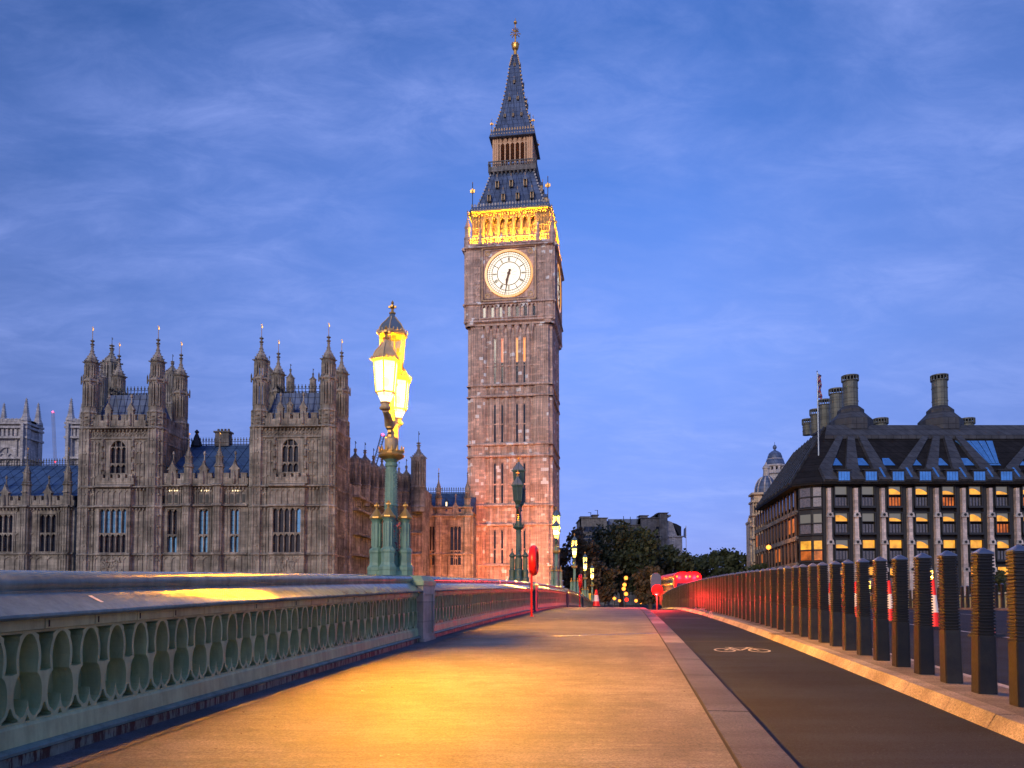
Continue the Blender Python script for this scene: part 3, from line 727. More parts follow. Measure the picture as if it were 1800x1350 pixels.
for i in range(87):
    v = 7.42 + .765 * i
    rt = bp if i == 0 else clone(bp)
    rt.location = B(U1, v, 0); rt.rotation_euler = (R(random.uniform(-.7, .7)), R(random.uniform(-.7, .7)), -TH + R(random.uniform(-1.2, 1.2)))
    lab = 'large ribbed dark bollard cut by the right edge, nearest the camera' if i == 0 else (f'{ordn[i]} ribbed dark bollard from the right edge along the cycle lane' if i < 30 else 'small ribbed bollard in the close-packed distant run of the cycle lane row')
    tag(rt, lab, 'bollard', 'ribbed bollards along the cycle lane')
for i in range(76):
    rt = clone(bp); v = 33.5 + .765 * i
    rt.location = B(21.5, v, 0); rt.rotation_euler = (0, 0, -TH)
    tag(rt, 'dark bollard with a red-lit edge across the road, seen through gaps in the near row', 'bollard', 'red-edged bollards on the far side of the road')

# ================================================================= CONES
def cone_proto():
    rt = empty('traffic_cone')
    c = MB(); c.lathe([(.165, .07), (.125, .42)], 20, mi=0); c.lathe([(.1255, .42), (.082, .86)], 20, mi=1); c.lathe([(.083, .86), (.048, 1.24), (.03, 1.26), (.0, 1.26)], 20, mi=0)
    c.build('cone_body', [M['red_cone'], M['white']], rt, smooth=40)
    b = MB(); b.prism([(-.27, -.24), (-.24, -.27), (.24, -.27), (.27, -.24), (.27, .24), (.24, .27), (-.24, .27), (-.27, .24)], .0, .06, .92); b.build('cone_base', M['black'], rt)
    return rt
cp = cone_proto()
for i, v in enumerate((18.0, 20.9, 24.2, 27.5, 30.8, 34.1, 37.4, 40.7)):
    rt = cp if i == 0 else clone(cp); rt.location = B(7.72, v, -.12); rt.rotation_euler = (0, 0, random.uniform(0, 1))
    tag(rt, ['red cone mostly hidden behind the second bollard, its base on the white line', 'tall red and white cone below a lit lamp, most open to view', 'red and white cone between bollards, left of the open one', 'next cone along, a sliver of red and white beside a bollard'][i] if i < 4 else 'distant red and white cone hidden among the bollards', 'traffic cone', 'tall cones along the white line')
rt = clone(cp); rt.location = B(-1.9, 50, 0); rt.scale = (1.5, 1.5, .9); tag(rt, 'pale cone peeping over the crest beside the small red lifebuoy', 'traffic cone')

# ================================================================= LIFEBUOY HOUSINGS
def lifebuoy(px, py, v, u, s=1.0):
    rt = empty('lifebuoy', B(u, v, 0), -TH)
    m = MB(); r0, r1 = .40, .125; vs = []; fs = []
    for i in range(28):
        a = 2 * math.pi * i / 28
        for j in range(10):
            b = 2 * math.pi * j / 10; q = r0 + r1 * math.cos(b)
            vs.append((r1 * 1.05 * math.sin(b), q * math.cos(a), 1.85 + q * math.sin(a) * .98))
    for i in range(28):
        for j in range(10): fs.append((i * 10 + j, ((i + 1) % 28) * 10 + j, ((i + 1) % 28) * 10 + (j + 1) % 10, i * 10 + (j + 1) % 10))
    m.add(vs, fs); m.build('ring', M['red'], rt, smooth=True)
    m = MB(); m.lathe([(.40, 1.78), (.40, 1.92)], 20); m.v = [(z - 1.85, y, 1.85 + x) for x, y, z in m.v]; m.build('housing_back', M['red'], rt)
    m = MB(); m.tube([(-.06, -.1, -.02), (-.06, -.1, 1.5)], .035, 8); m.box(-.12, .0, -.16, -.04, -.01, .02); m.build('post', M['red'], rt)
    return rt
tag(lifebuoy(940, 1010, 25.3, -3.02), 'red lifebuoy ring on a thin red post by the left parapet', 'lifebuoy')
w = B(-3.2, 62, 0); tag(lifebuoy(1038, 1060, 55, -3.2), 'small distant red lifebuoy just over the crest of the bridge', 'lifebuoy')

# added slabs near the far end, lamplight put into their yellow colour
for q, (px, px2) in enumerate(((1021.5, 1029), (1031, 1038.5))):
    a, b = at(px, 1043, 92), at(px2, 1056, 92); rt = empty('yellow_lit_slab', ((a.x + b.x) / 2, 92, zf(92)))
    m = MB(); m.box(a.x - rt.location.x, b.x - rt.location.x, -.04, .04, b.z - rt.location.z - .5, a.z - rt.location.z); m.build('slab', m_plain('lamplit_yellow%d' % q, (.9, .6, .03), .5), rt)
    m = MB(); m.box(-.05, .05, .041, .1, 0, a.z - rt.location.z - .1); m.build('post', M['iron'], rt)
    tag(rt, ['left one of two yellow-lit slabs behind the distant lamp posts', 'right one of two yellow-lit slabs behind the distant lamp posts'][q], 'slab', 'yellow-lit slabs at the end of the bridge')

# ================================================================= BUS
BY = 72.0; a = at(1185.5, 1040, BY); b_ = at(1233, 1040, BY); bw = (b_.x - a.x); bt = at(1209, 1005.5, BY).z
vb = BY / CT; zg = zf(vb) - .12; bh = bt - zg
rt = empty('double_decker_bus', ((a.x + b_.x) / 2, BY, zg), -TH * .4); tag(rt, 'red double-decker bus seen from behind over the bollards, rear lights glowing', 'bus')
h = bw / 2
def rr(w, z0, z1, c, top=.5):   # rounded rectangle outline (x,z)
    P = [(-w, z0 + .1), (-w + .1, z0), (w - .1, z0), (w, z0 + .1)]
    for i in range(7): t = R(90) * i / 6; P.append((w - c + c * math.cos(t), z1 - top + top * math.sin(t)))
    for i in range(7): t = R(90) + R(90) * i / 6; P.append((-w + c + c * math.cos(t), z1 - top + top * math.sin(t)))
    return P
m = MB(); m.plate(rr(h, .35, bh, .55, .45), 0, 10.5); m.build('body', M['red'], rt, smooth=30)
m = MB(); m.plate([(-h * .80, bh * .50), (h * .80, bh * .50), (h * .84, bh * .66), (h * .78, bh * .72), (-h * .78, bh * .72), (-h * .84, bh * .66)], -.012, .02); m.build('rear_window', M['glass'], rt)
for sx in (-1, 1):
    for z0, z1 in ((bh * .52, bh * .68), (bh * .86 - .55, bh * .86)):
        m = MB()
        for i in range(6): m.box(sx * h - .015, sx * h + .015, .5 + i * 1.6, 1.95 + i * 1.6, z0, z1)
        m.build('side_window', M['glass'], rt)
    for y in (1.8, 8.2):
        m = MB(); m.lathe([(.48, -.14), (.5, -.1), (.5, .1), (.48, .14), (.25, .15)], 18); m.v = [(sx * (h - .12) + z, y + p, .48 + q) for p, q, z in m.v]; m.build('wheel', M['black'], rt)
RL = m_emit('rear_light', (1, .03, .02), 14); RO = m_emit('rear_light_ring', (1, .35, .02), 5)
for xx in (-.80 * h, -.13 * h, .15 * h, .72 * h):
    zc_ = bh - .42
    m = MB(); m.lathe([(.055, -.03), (.05, .0)], 12, mi=0); m.lathe([(.085, -.02), (.083, .0)], 12, mi=1); m.v = [(xx + p, z - .02, zc_ + q) for p, q, z in m.v]; m.build('rear_light', [M['black'], RO], rt)
def plight(name, loc, e, c, r, parent=None, spot=None, aim=None):
    d = bpy.data.lights.new(name, 'SPOT' if spot else 'POINT'); d.energy = e; d.color = c; d.shadow_soft_size = r
    if spot: d.spot_size = R(spot); d.spot_blend = .6
    o = bpy.data.objects.new(name, d); COL.objects.link(o); o.location = loc
    if aim is not None: o.rotation_euler = (Vector(aim) - Vector(loc)).to_track_quat('-Z', 'Y').to_euler()
    if parent: o.parent = parent
    return o
for xx in (-.7, .0, .7): plight('rear_light_glow', (xx, -.55, bh - .5), 220, (1, .02, .06), .1, rt)

# red signal ahead on the cycle lane
SY = 41.0; sp = at(1155, 1037, SY); vs_ = (SY + 1.8 * ST) / CT; zg = zf(vs_) - .12
rt = empty('traffic_signal', (sp.x, SY, zg)); tag(rt, 'round red stop light under a grey-blue hood in the cycle lane, beyond the crest', 'traffic light'); zl = sp.z - zg
m = MB(); m.tube([(0, .1, 0), (0, .1, zl + .3)], .05, 8); m.build('post', M['iron'], rt)
m = MB(); m.plate([(-.24, zl - .05), (.24, zl - .05), (.27, zl + .4)] + [(.27 * math.cos(R(15 * i)) * (1 if i else 1), zl + .62 + .30 * math.sin(R(15 * i))) for i in range(13)] + [(-.27, zl + .4)], .25, .5); m.build('hood', m_plain('hood_blue_grey', (.10, .14, .22), .5), rt, smooth=35)
m = MB(); m.lathe([(.30, -.04), (.27, -.07), (.06, -.075), (.055, -.05)], 28); m.v = [(p, z, zl + q) for p, q, z in m.v]; m.build('red_lens', m_emit('signal_red', (1, .008, .004), 2.2, (.3, 0, 0)), rt, smooth=40)
plight('signal_glow', (0, -.35, zl - .3), 1500, (1, .02, .02), .02, rt)

# stacked orange signals and small street lights near the trees
sr = m_emit('amber_lens', (1, .27, .03), 3.6); sw = m_emit('red_lens', (1, .02, .01), 3)
SG = 95.0; q = at(1099, 1060, SG); rt = empty('signal_mast', (q.x, SG, zf(96) - .1)); tag(rt, 'tall mast with stacked amber and red signal lights before the trees', 'traffic light')
zt_ = at(1099, 1013, SG).z - rt.location.z
m = MB(); m.tube([(0, 0, 0), (0, 0, zt_)], .07, 8); m.build('post', M['iron'], rt)
for px, py, mm_ in ((1100, 1016, sr), (1097.5, 1028, sr), (1096, 1035, sr), (1100, 1044, sr), (1101, 1054, sw)):
    p = at(px, py, SG); m = MB(); z = p.z - rt.location.z; x = p.x - rt.location.x
    m.box(x - .22, x + .22, -.15, -.05, z - .26, z + .26, 0); m.lathe([(.24, -.02), (.22, .0)], 12, mi=1); m.v = m.v[:8] + [(x + a_, -.17 + c_, z + b2_) for a_, b2_, c_ in m.v[8:]]
    m.build('signal_head', [M['iron'], mm_], rt)
for px, py, Y, e, lab in ((1080, 1052, 120, 1, 'small amber street light low before the trees, left of the signal mast'), (1118, 1056, 118, 1, 'bright amber street light right of the signal mast'), (1126, 1059, 130, 1, 'faint amber street light at the foot of the trees'), (1089, 1056, 140, 1, 'dim pinkish street light beside the signal mast'),
                          (1351, 962, 128, 2, 'amber street light in front of the bronze office building corner'), (1063, 1022, 150, 1, 'street light glimmering among the left trees')):
    p = at(px, py, Y); rt = empty('street_light', (p.x, Y, GZ)); z = p.z - GZ
    m = MB(); m.tube([(0, 0, 0), (0, 0, z - .25)], [.09, .05], 8); m.lathe([(.10, z - .28), (.12, z - .24)], 8); m.build('pole', M['iron'], rt)
    m = MB(); rr_ = .16 * e + .09; m.lathe([(.05, z - rr_), (rr_, z - rr_ * .4), (rr_, z + rr_ * .4), (.05, z + rr_)], 10); m.build('lamp_head', sr, rt)
    if e == 2: plight('street_glow', (-.3, -1.2, z), 900, (1, .35, .08), .3, rt)
    tag(rt, lab, 'street light')

# tape on the island kerb; its pink also holds red light on the stone
TP = m_plain('barrier_tape', (.75, .30, .34), .5, 0, .3, 30)
m = MB(); random.seed(3); u, v = 3.02, 27.0; prev = None
for i in range(60):
    u += random.uniform(-.09, .09); u = min(3.35, max(2.75, u)); v += .16; hgt = (.02 if u > 2.98 else -.10) + random.uniform(0, .05)
    c = B(u, v, hgt); d = Vector((random.uniform(-.03, .03), random.uniform(-.04, .04), random.uniform(.0, .05)))
    if prev: m.quad(prev[0], prev[1], c + d, c - d)
    prev = (c - d, c + d)
rt = m.build('barrier_tape', TP); tag(rt, 'crumpled red and white tape lying on the island kerb near the crest', 'tape')
# leaves and scraps blown along the gutter
m = MB(); random.seed(11)
for i in range(170):
    v = random.uniform(3.2, 26); u = -3.3 + abs(random.gauss(0, .55)) if random.random() < .7 else random.uniform(-3, .6); s_ = random.uniform(.006, .02); c0 = B(u, v, .006)
    a_ = random.uniform(0, 6.28); e = Vector((math.cos(a_), math.sin(a_), .2)) * s_; f_ = Vector((-math.sin(a_), math.cos(a_), .1)) * s_ * .6
    m.add([c0 + e, c0 + f_, c0 - e * .9 + Vector((0, 0, s_ * .5)), c0 - f_], [(0, 1, 2, 3)], 0 if random.random() < .75 else 1)
tag(m.build('fallen_leaves', [m_plain('dry_leaf', (.06, .035, .015), .8), m_plain('paper_scrap', (.5, .48, .44), .7)]), kind='stuff')
# wreath of faded flowers tied to the nearest lamp
m = MB(); c0 = B(-4.36, 13.9, 0); random.seed(5)
for i in range(90):
    a_ = random.random(); p = c0 + Vector((.16 + random.uniform(-.05, .05), -.22 + random.uniform(-.05, .05), 1.55 + a_ * .75)); s_ = random.uniform(.015, .035)
    m.add([p + Vector((random.uniform(-s_, s_), random.uniform(-s_, s_), random.uniform(-s_, s_))) for _ in range(3)], [(0, 1, 2)], int(a_ > .55 and random.random() < .6))
tag(m.build('flower_tribute', [m_plain('dead_flowers', (.10, .03, .05), .8), M['red']]), 'dark red bunch of flowers tied to the nearest lamp column', 'flowers')
# ================================================================= GOTHIC KIT
def ribs(mb, x0, x1, z0, z1, y, n, t=.10, d=.10, ends=True):
    for i in range(0 if ends else 1, n + 1 if ends else n):
        x = x0 + (x1 - x0) * i / n; mb.box(x - t / 2, x + t / 2, y - d, y + .02, z0, z1)
def heads(mb, x0, x1, z, y, n, d=.06, hh=None):
    """little pointed arch heads in n cells, top at z"""
    w = (x1 - x0) / n; hh = hh or w * .7
    for i in range(n):
        a, b = x0 + w * i, x0 + w * (i + 1); c = (a + b) / 2
        mb.plate([(a, z), (a, z - hh), (a + w * .12, z - hh * .55), (a + w * .30, z - hh * .25), (c, z)], y - d, y + .01)
        mb.plate([(c, z), (b - w * .30, z - hh * .25), (b - w * .12, z - hh * .55), (b, z - hh), (b, z)], y - d, y + .01)
def ledge(mb, x0, x1, z, y, h=.22, d=.22):
    d *= 1.5
    mb.add([(x0, y + .02, z - h * .4), (x1, y + .02, z - h * .4), (x1, y - d, z), (x0, y - d, z), (x0, y - d, z + h * .45), (x1, y - d, z + h * .45), (x1, y + .02, z + h), (x0, y + .02, z + h)],
           [(0, 1, 2, 3), (3, 2, 5, 4), (4, 5, 6, 7), (0, 3, 4, 7), (1, 6, 5, 2)])
def octring(mb, r, c, z, h=.22, d=.15):
    mb.lathe([(r, z - h * .4), (r + d, z), (r + d, z + h * .4), (r, z + h)], 8, c, math.pi / 8)
def battlement(mb, x0, x1, z, y, h=.9, n=None, t=.3, ph=.45):
    mb.box(x0, x1, y, y + t, z, z + h * .55)
    n = n or max(1, int((x1 - x0) / .95)); w = (x1 - x0) / n
    for i in range(n):
        a = x0 + w * i; mb.box(a + w * .18, a + w * .82, y - .02, y + t + .02, z + h * .55, z + h)
        mb.box(a + w * .12, a + w * .88, y - .06, y + t + .06, z + h, z + h + .08)
        mb.box(a + w * .40, a + w * .60, y - .07, y + .02, z + h * .15, z + h * .8)
def wall_open(mb, x0, x1, z0, z1, y, ops, depth=.35, mi=0):
    """wall face at y with openings [(x0,x1,z0,z1)], reveals going back"""
    xs = sorted({x0, x1, *[o[0] for o in ops], *[o[1] for o in ops]}); zs = sorted({z0, z1, *[o[2] for o in ops], *[o[3] for o in ops]})
    for i in range(len(xs) - 1):
        for j in range(len(zs) - 1):
            cx_, cz_ = (xs[i] + xs[i + 1]) / 2, (zs[j] + zs[j + 1]) / 2
            if any(o[0] < cx_ < o[1] and o[2] < cz_ < o[3] for o in ops): continue
            mb.quad((xs[i], y, zs[j]), (xs[i + 1], y, zs[j]), (xs[i + 1], y, zs[j + 1]), (xs[i], y, zs[j + 1]), mi)
    for a, b, c, d in ops:
        mb.quad((a, y, c), (b, y, c), (b, y + depth, c), (a, y + depth, c), mi); mb.quad((a, y, d), (b, y, d), (b, y + depth, d), (a, y + depth, d), mi)
        mb.quad((a, y, c), (a, y, d), (a, y + depth, d), (a, y + depth, c), mi); mb.quad((b, y, c), (b, y, d), (b, y + depth, d), (b, y + depth, c), mi)
def gothic_window(x0, x1, z0, z1, y, n=3, tr=None, arch=False, rec=.22, lead=True):
    """returns frame MB and pane MB (pane quads with cell index list)"""
    f = MB(); p = MB(); w = x1 - x0; t = .11
    f.box(x0 - .12, x0 + t * .5, y - .12, y + rec, z0 - .05, z1 + .1); f.box(x1 - t * .5, x1 + .12, y - .12, y + rec, z0 - .05, z1 + .1)
    f.box(x0 - .2, x1 + .2, y - .2, y + rec, z0 - .18, z0); 
    if arch:
        h = w * .62; zc = z1 - h; N_ = 8; pts = []
        arc = [(x0 + w / 2 - w / 2 * math.cos(R(90) * i / N_) , zc + h * math.sin(R(90) * i / N_)) for i in range(N_ + 1)]
        L = [(x0 - .1, z1 + .12), (x0 - .1, zc)] + arc + [(x0 + w / 2, z1 + .12)]
        f.plate(L, y - .10, y + rec); f.plate([(2 * (x0 + w / 2) - a, b) for a, b in L[::-1]], y - .10, y + rec)
    else:
        f.box(x0 - .12, x1 + .12, y - .12, y + rec, z1, z1 + .14)
    for i in range(1, n):
        x = x0 + w * i / n; f.box(x - t / 2, x + t / 2, y - .02, y + rec, z0, z1)
    if tr: 
        for q in (tr if isinstance(tr, (list, tuple)) else [tr]): f.box(x0, x1, y - .03, y + rec, q - .07, q + .07)
    cw = w / n
    for zt in ([z1] if not arch else [z1 - w * .35]) + ([tr] if tr and not isinstance(tr, (list, tuple)) else []):
        heads(f, x0, x1, zt - (.07 if zt == tr else 0), y + .06, n, .08, cw * .75)
    zs = [z0] + ([tr] if tr and not isinstance(tr, (list, tuple)) else []) + [z1]
    for i in range(n):
        for j in range(len(zs) - 1):
            p.quad((x0 + cw * i, y + rec - .02, zs[j]), (x0 + cw * (i + 1), y + rec - .02, zs[j]), (x0 + cw * (i + 1), y + rec - .02, zs[j + 1]), (x0 + cw * i, y + rec - .02, zs[j + 1]))
            if lead:
                xx = x0 + cw * (i + .5); f.box(xx - .012, xx + .012, y + rec - .045, y + rec - .021, zs[j], zs[j + 1], 1)
                k = zs[j] + .55
                while k < zs[j + 1] - .2: f.box(x0 + cw * i, x0 + cw * (i + 1), y + rec - .045, y + rec - .021, k - .012, k + .012, 1); k += .55
    return f, p
def place_window(parent, x0, x1, z0, z1, y, n=3, tr=None, arch=False, mat=None, cells=None, stone=None, rec=.22):
    f, p = gothic_window(x0, x1, z0, z1, y, n, tr, arch, rec)
    w = f.build('window', [stone or M['stone'], M['iron']], parent)
    mats = [mat or M['glass']]
    if cells:
        for ci, mt in cells.items():
            if mt not in mats: mats.append(mt)
            if ci < len(p.m): p.m[ci] = mats.index(mt)
    p.build('pane', mats, w); return w
def spirelet(mb, c, z, r, h, rod=0, gi=1, crock=5):
    """ogee cap with crockets and finial, h total height without rod"""
    prof = [(r * 1.02, z - .02 * h), (r * 1.15, z), (r * 1.15, z + .03 * h), (r * .95, z + .05 * h), (r * .84, z + .15 * h), (r * .60, z + .26 * h), (r * .36, z + .36 * h), (r * .24, z + .48 * h), (r * .16, z + .66 * h), (r * .13, z + .86 * h), (r * .05, z + h)]
    mb.lathe(prof, 8, c, math.pi / 8)
    for k in range(8):
        a = math.pi / 8 + k * math.pi / 4
        for (q, zz_), s_ in zip(prof[2:9], (.13, .12, .11, .10, .09, .08, .07)):
            s2 = s_ * max(.5, r); x, y = c[0] + (q + s2 * .6) * math.cos(a), c[1] + (q + s2 * .6) * math.sin(a)
            mb.box(x - s2 * .55, x + s2 * .55, y - s2 * .55, y + s2 * .55, zz_ - s2 * .4, zz_ + s2 * .9)
    for q in (.74, .88): mb.lathe([(r * .12, z + h * q - .1), (r * .34, z + h * q), (r * .34, z + h * q + .08), (r * .1, z + h * q + .16)], 6, c)
    if rod:
        mb.tube([(c[0], c[1], z + h), (c[0], c[1], z + h + rod)], .035, 5, gi); zr = z + h + rod
        mb.box(c[0] - .03, c[0] + .13, c[1] - .02, c[1] + .02, zr - rod * .34, zr - rod * .16, gi); mb.box(c[0] - .07, c[0] + .07, c[1] - .02, c[1] + .02, zr - rod * .08, zr - rod * .04, gi)
def piers8(mb, r, c, z0, z1, t=.17, frac=1):
    for k in range(8):
        a = math.pi / 8 + k * math.pi / 4; x, y = c[0] + (r - t * .6) * math.cos(a), c[1] + (r - t * .6) * math.sin(a)
        mb.prism([(x + t * math.cos(a + q), y + t * math.sin(a + q)) for q in (R(45), R(135), R(225), R(315))], z0, z1)
        a2 = a + math.pi / 8; x, y = c[0] + (r * .93) * math.cos(a2), c[1] + (r * .93) * math.sin(a2); t2 = t * .38
        mb.box(x - t2, x + t2, y - t2, y + t2, z0, z1)
def open_turret(c, Z, r=.92, s=1.0):
    """open octagonal corner turret; Z maps names to heights"""
    m = MB(); z0, z1, z2, z3, z4, ztop, rod = Z
    m.lathe([(r, z0), (r, z1)], 8, c, math.pi / 8)
    for k in range(8):
        a = math.pi / 8 + k * math.pi / 4; x, y = c[0] + r * math.cos(a), c[1] + r * math.sin(a); m.box(x - .08, x + .08, y - .08, y + .08, z0, z1 + .1)
        a2 = a + math.pi / 8
        for zz_ in (z0 + (z1 - z0) * .25, z0 + (z1 - z0) * .7):
            x, y = c[0] + r * .93 * math.cos(a2), c[1] + r * .93 * math.sin(a2); m.box(x - .16, x + .16, y - .16, y + .16, zz_, zz_ + .12)
    octring(m, r, c, z1, .25, .12); octring(m, r, c, (z0 + z1) / 2, .16, .08)
    m.lathe([(r * .93, z1), (r * .93, z1 + (z2 - z1) * .22)], 8, c, math.pi / 8)
    piers8(m, r * .93, c, z1 + (z2 - z1) * .2, z2 - .2, .20); m.lathe([(r * .93, z2 - (z2 - z1) * .12), (r * .93, z2)], 8, c, math.pi / 8)
    octring(m, r * .93, c, z2, .28, .16)
    for k in range(8):
        a = math.pi / 8 + k * math.pi / 4; x, y = c[0] + r * 1.12 * math.cos(a), c[1] + r * 1.12 * math.sin(a); m.tube([(x, y, z2 - .3), (x, y, z2 + .5), (x, y, z2 + .75)], [.09, .09, .01], 4)
    m.lathe([(r * .82, z2), (r * .82, z2 + .45)], 8, c, math.pi / 8); piers8(m, r * .82, c, z2 + .4, z3 - .3, .17)
    m.lathe([(r * .82, z3 - .55), (r * .82, z3)], 8, c, math.pi / 8)
    spirelet(m, c, z3, r * .80, ztop - z3, rod)
    return m

# ================================================================= PALACE
PY_ = -R(2.6)
p0 = at(435, 900, 85.0); base = Vector((p0.x, p0.y, GZ))
PF = Frame(base, PY_); PF.ref = 510
rt_pal = empty('palace', base, PY_)
tag(rt_pal, 'long gothic stone palace with turreted pavilions behind the left parapet', 'palace')
Z = lambda py: PF.z(py)
W_ = PF.x(585, 860) - PF.x(435, 860); LD = 7.4
def pavilion(name, ox, lit):
    P = empty(name, (ox, 0, 0)); P.parent = rt_pal
    m = MB(); zb = -6; zl = Z(750)
    xw = lambda px: PF.x(px, 860)          # right pavilion pixels
    wx0, wx1 = xw(493), xw(523); lx0, lx1 = xw(481), xw(531)
    uz0, uz1 = Z(829), Z(771); lz0, lz1 = Z(972), Z(893); lt = Z(937)
    # front wall, back and side walls
    bayd = .55
    wall_open(m, .9, W_ - .9, zb, zl, .30, [(wx0, wx1, uz0, uz1), (lx0 - .2, lx1 + .2, Z(1030), Z(893))], .5)
    m.quad((W_ - .3, .9, zb), (W_ - .3, LD - .9, zb), (W_ - .3, LD - .9, zl), (W_ - .3, .9, zl)); m.quad((.3, .9, zb), (.3, LD - .9, zb), (.3, LD - .9, zl), (.3, .9, zl))
    m.quad((.9, LD - .3, zb), (W_ - .9, LD - .3, zb), (W_ - .9, LD - .3, zl), (.9, LD - .3, zl)); m.quad((.3, .3, zl - .1), (W_ - .3, .3, zl - .1), (W_ - .3, LD - .3, zl - .1), (.3, LD - .3, zl - .1))
    # oriel bay below
    by0, by1 = lx0 - .35, lx1 + .35
    m.box(by0, by1, -bayd + .3, .31, zb, Z(974)); m.box(by0, by1, -bayd + .3, .31, Z(892), Z(858)); m.box(by0, lx0 - .1, -bayd + .3, .31, Z(975), Z(892)); m.box(lx1 + .1, by1, -bayd + .3, .31, Z(975), Z(892))
    # corner turret stems with vertical panelling
    for cx_, cy_ in ((.95, .95), (W_ - .95, .95), (.95, LD - .95), (W_ - .95, LD - .95)):
        m.prism(octa(1.0, (cx_, cy_)), zb, zl)
        for k in range(8):
            a = math.pi / 8 + k * math.pi / 4; x, y = cx_ + 1.0 * math.cos(a), cy_ + 1.0 * math.sin(a); m.box(x - .09, x + .09, y - .09, y + .09, zb, zl)
            a2 = a + math.pi / 8; x, y = cx_ + .925 * math.cos(a2), cy_ + .925 * math.sin(a2); m.box(x - .045, x + .045, y - .07, y + .07, zb, zl)
            for pz in (Z(985), Z(960), Z(925), Z(905), Z(868), Z(838), Z(815), Z(795), Z(772)): m.box(x - .2, x + .2, y - .10, y + .10, pz, pz + .16)
        for py in (975, 890, 855, 750): octring(m, 1.0, (cx_, cy_), Z(py), .28, .16)
    # tracery on the front
    for a, b in ((1.95, wx0 - .55), (wx1 + .55, W_ - 1.95)):
        ribs(m, a, b, Z(850), Z(772), .30, 3, .09, .12); heads(m, a, b, Z(774), .30, 3, .10, .5)
        for py in (835, 812, 792): heads(m, a, b, Z(py), .30, 3, .08, .35); ledge(m, a, b, Z(py) + .02, .30, .08, .10)
        for q in (825, 803, 783): 
            xm = (a + b) / 2; m.lathe([(.02, Z(q)), (.17, Z(q) + .12), (.14, Z(q) + .5), (.2, Z(q) + .75), (.05, Z(q) + 1.0)], 6, (xm + (b - a) / 3 * (1 if a < wx0 else -1), .14))
    for a, b in ((1.95, by0), (by1, W_ - 1.95)):
        ribs(m, a, b, zb, Z(858), .30, 2, .1, .12)
        for py in (895, 938, 980): heads(m, a, b, Z(py), .30, 2, .09, .5)
    ribs(m, by0, by1, zb, Z(976), -bayd + .3, 6, .1, .1); heads(m, by0, by1, Z(979), -bayd + .3, 6, .09, .4)
    ribs(m, by0, by1, Z(886), Z(858), -bayd + .3, 6, .1, .1); heads(m, by0, by1, Z(861), -bayd + .3, 6, .09, .45)
    # carved shield on the bay foot
    for i in range(40):
        x = random.uniform(by0 + .7, by1 - .7); z = random.uniform(Z(1003), Z(982)); s_ = random.uniform(.06, .16); m.box(x - s_, x + s_, -bayd + .14, -bayd + .31, z - s_, z + s_)
    # side face panelling (right and left)
    for sx, xs_ in ((1, W_ - .3), (-1, .3)):
        for i in range(0, 9):
            y = 1.9 + (LD - 3.8) * i / 8; m.box(xs_ - .06 - .06, xs_ + .06 + .06, y - .05, y + .05, zb, zl)
        for py in (975, 938, 890, 855, 812, 772, 750): m.box(xs_ - .16, xs_ + .16, 1.6, LD - 1.6, Z(py) - .1, Z(py) + .12)
    # string courses and cornices
    for py, d in ((975, .16), (890, .28), (855, .30), (768, .12), (750, .34)): 
        ledge(m, .9, W_ - .9, Z(py), .30, .28, d)
        if py in (975, 890, 855): ledge(m, by0 - .08, by1 + .08, Z(py), -bayd + .3, .28, d * .8)
    for py in (890, 855, 750):                                       # bosses under the cornices
        k = 1.1
        while k < W_ - 1: m.box(k - .07, k + .07, .02, .3, Z(py) - .32, Z(py) - .12); k += .42
    ribs(m, .9, W_ - .9, Z(766), Z(752), .30, 10, .09, .09)
    for i in range(10):                                              # quatrefoil frieze
        c = .9 + (W_ - 1.8) * (i + .5) / 10; zc = (Z(766) + Z(752)) / 2
        for t in range(4): q = R(90 * t); m.box(c + .17 * math.cos(q) - .1, c + .17 * math.cos(q) + .1, .2, .31, zc + .17 * math.sin(q) - .1, zc + .17 * math.sin(q) + .1)
    # balcony under the big window
    m.box(wx0 - 1.15, wx1 + 1.15, -.18, .31, Z(850), Z(843)); battlement(m, wx0 - 1.15, wx1 + 1.15, Z(846), -.22, .85, 5, .2)
    # top parapet with niches
    for (a, b, y, ax) in ((1.8, W_ - 1.8, .12, 0),):
        battlement(m, a, b, zl + .25, y, 1.25, 6, .3)
        for cxx in ((a + b) / 2 - 1.3, (a + b) / 2 + 1.3):
            m.box(cxx - .32, cxx + .32, y - .12, y + .34, zl, zl + 2.1); m.plate([(cxx - .45, zl + 2.1), (cxx + .45, zl + 2.1), (cxx, zl + 2.9)], y - .14, y + .36)
            m.lathe([(.14, zl + .3), (.2, zl + .7), (.13, zl + 1.3), (.16, zl + 1.5), (.05, zl + 1.75)], 6, (cxx, y - .2)); m.lathe([(.1, zl + 2.8), (.06, zl + 3.5), (.16, zl + 3.6), (.12, zl + 3.85), (.02, zl + 3.95)], 6, (cxx, y + .1))
    for sx in (0, 1):
        xs_ = W_ - .42 if sx else .12
        m.box(xs_, xs_ + .3, 1.8, LD - 1.8, zl, zl + .9)
        for i in range(4): y = 1.9 + (LD - 3.8) * (i + .5) / 4; m.box(xs_ - .02, xs_ + .32, y - .3, y + .3, zl + .9, zl + 1.5)
    wl = m.build('wall', M['stone'], P)
    # turrets
    T = []
    for i, (cx_, cy_) in enumerate(((.95, .95), (W_ - .95, .95), (.95, LD - .95), (W_ - .95, LD - .95))):
        if i == 0: t0 = open_turret((0, 0), (zl, Z(721), Z(664), Z(630), 0, Z(584), 1.35)).build('turret', [M['stone'], M['gold']], P, loc=(cx_, cy_, 0))
        else: t0 = clone(t0, P, (cx_, cy_, 0))
    # windows
    place_window(P, wx0, wx1, uz0, uz1, .34, 3, Z(812), True, M['glass'], stone=M['stone'], rec=.3)
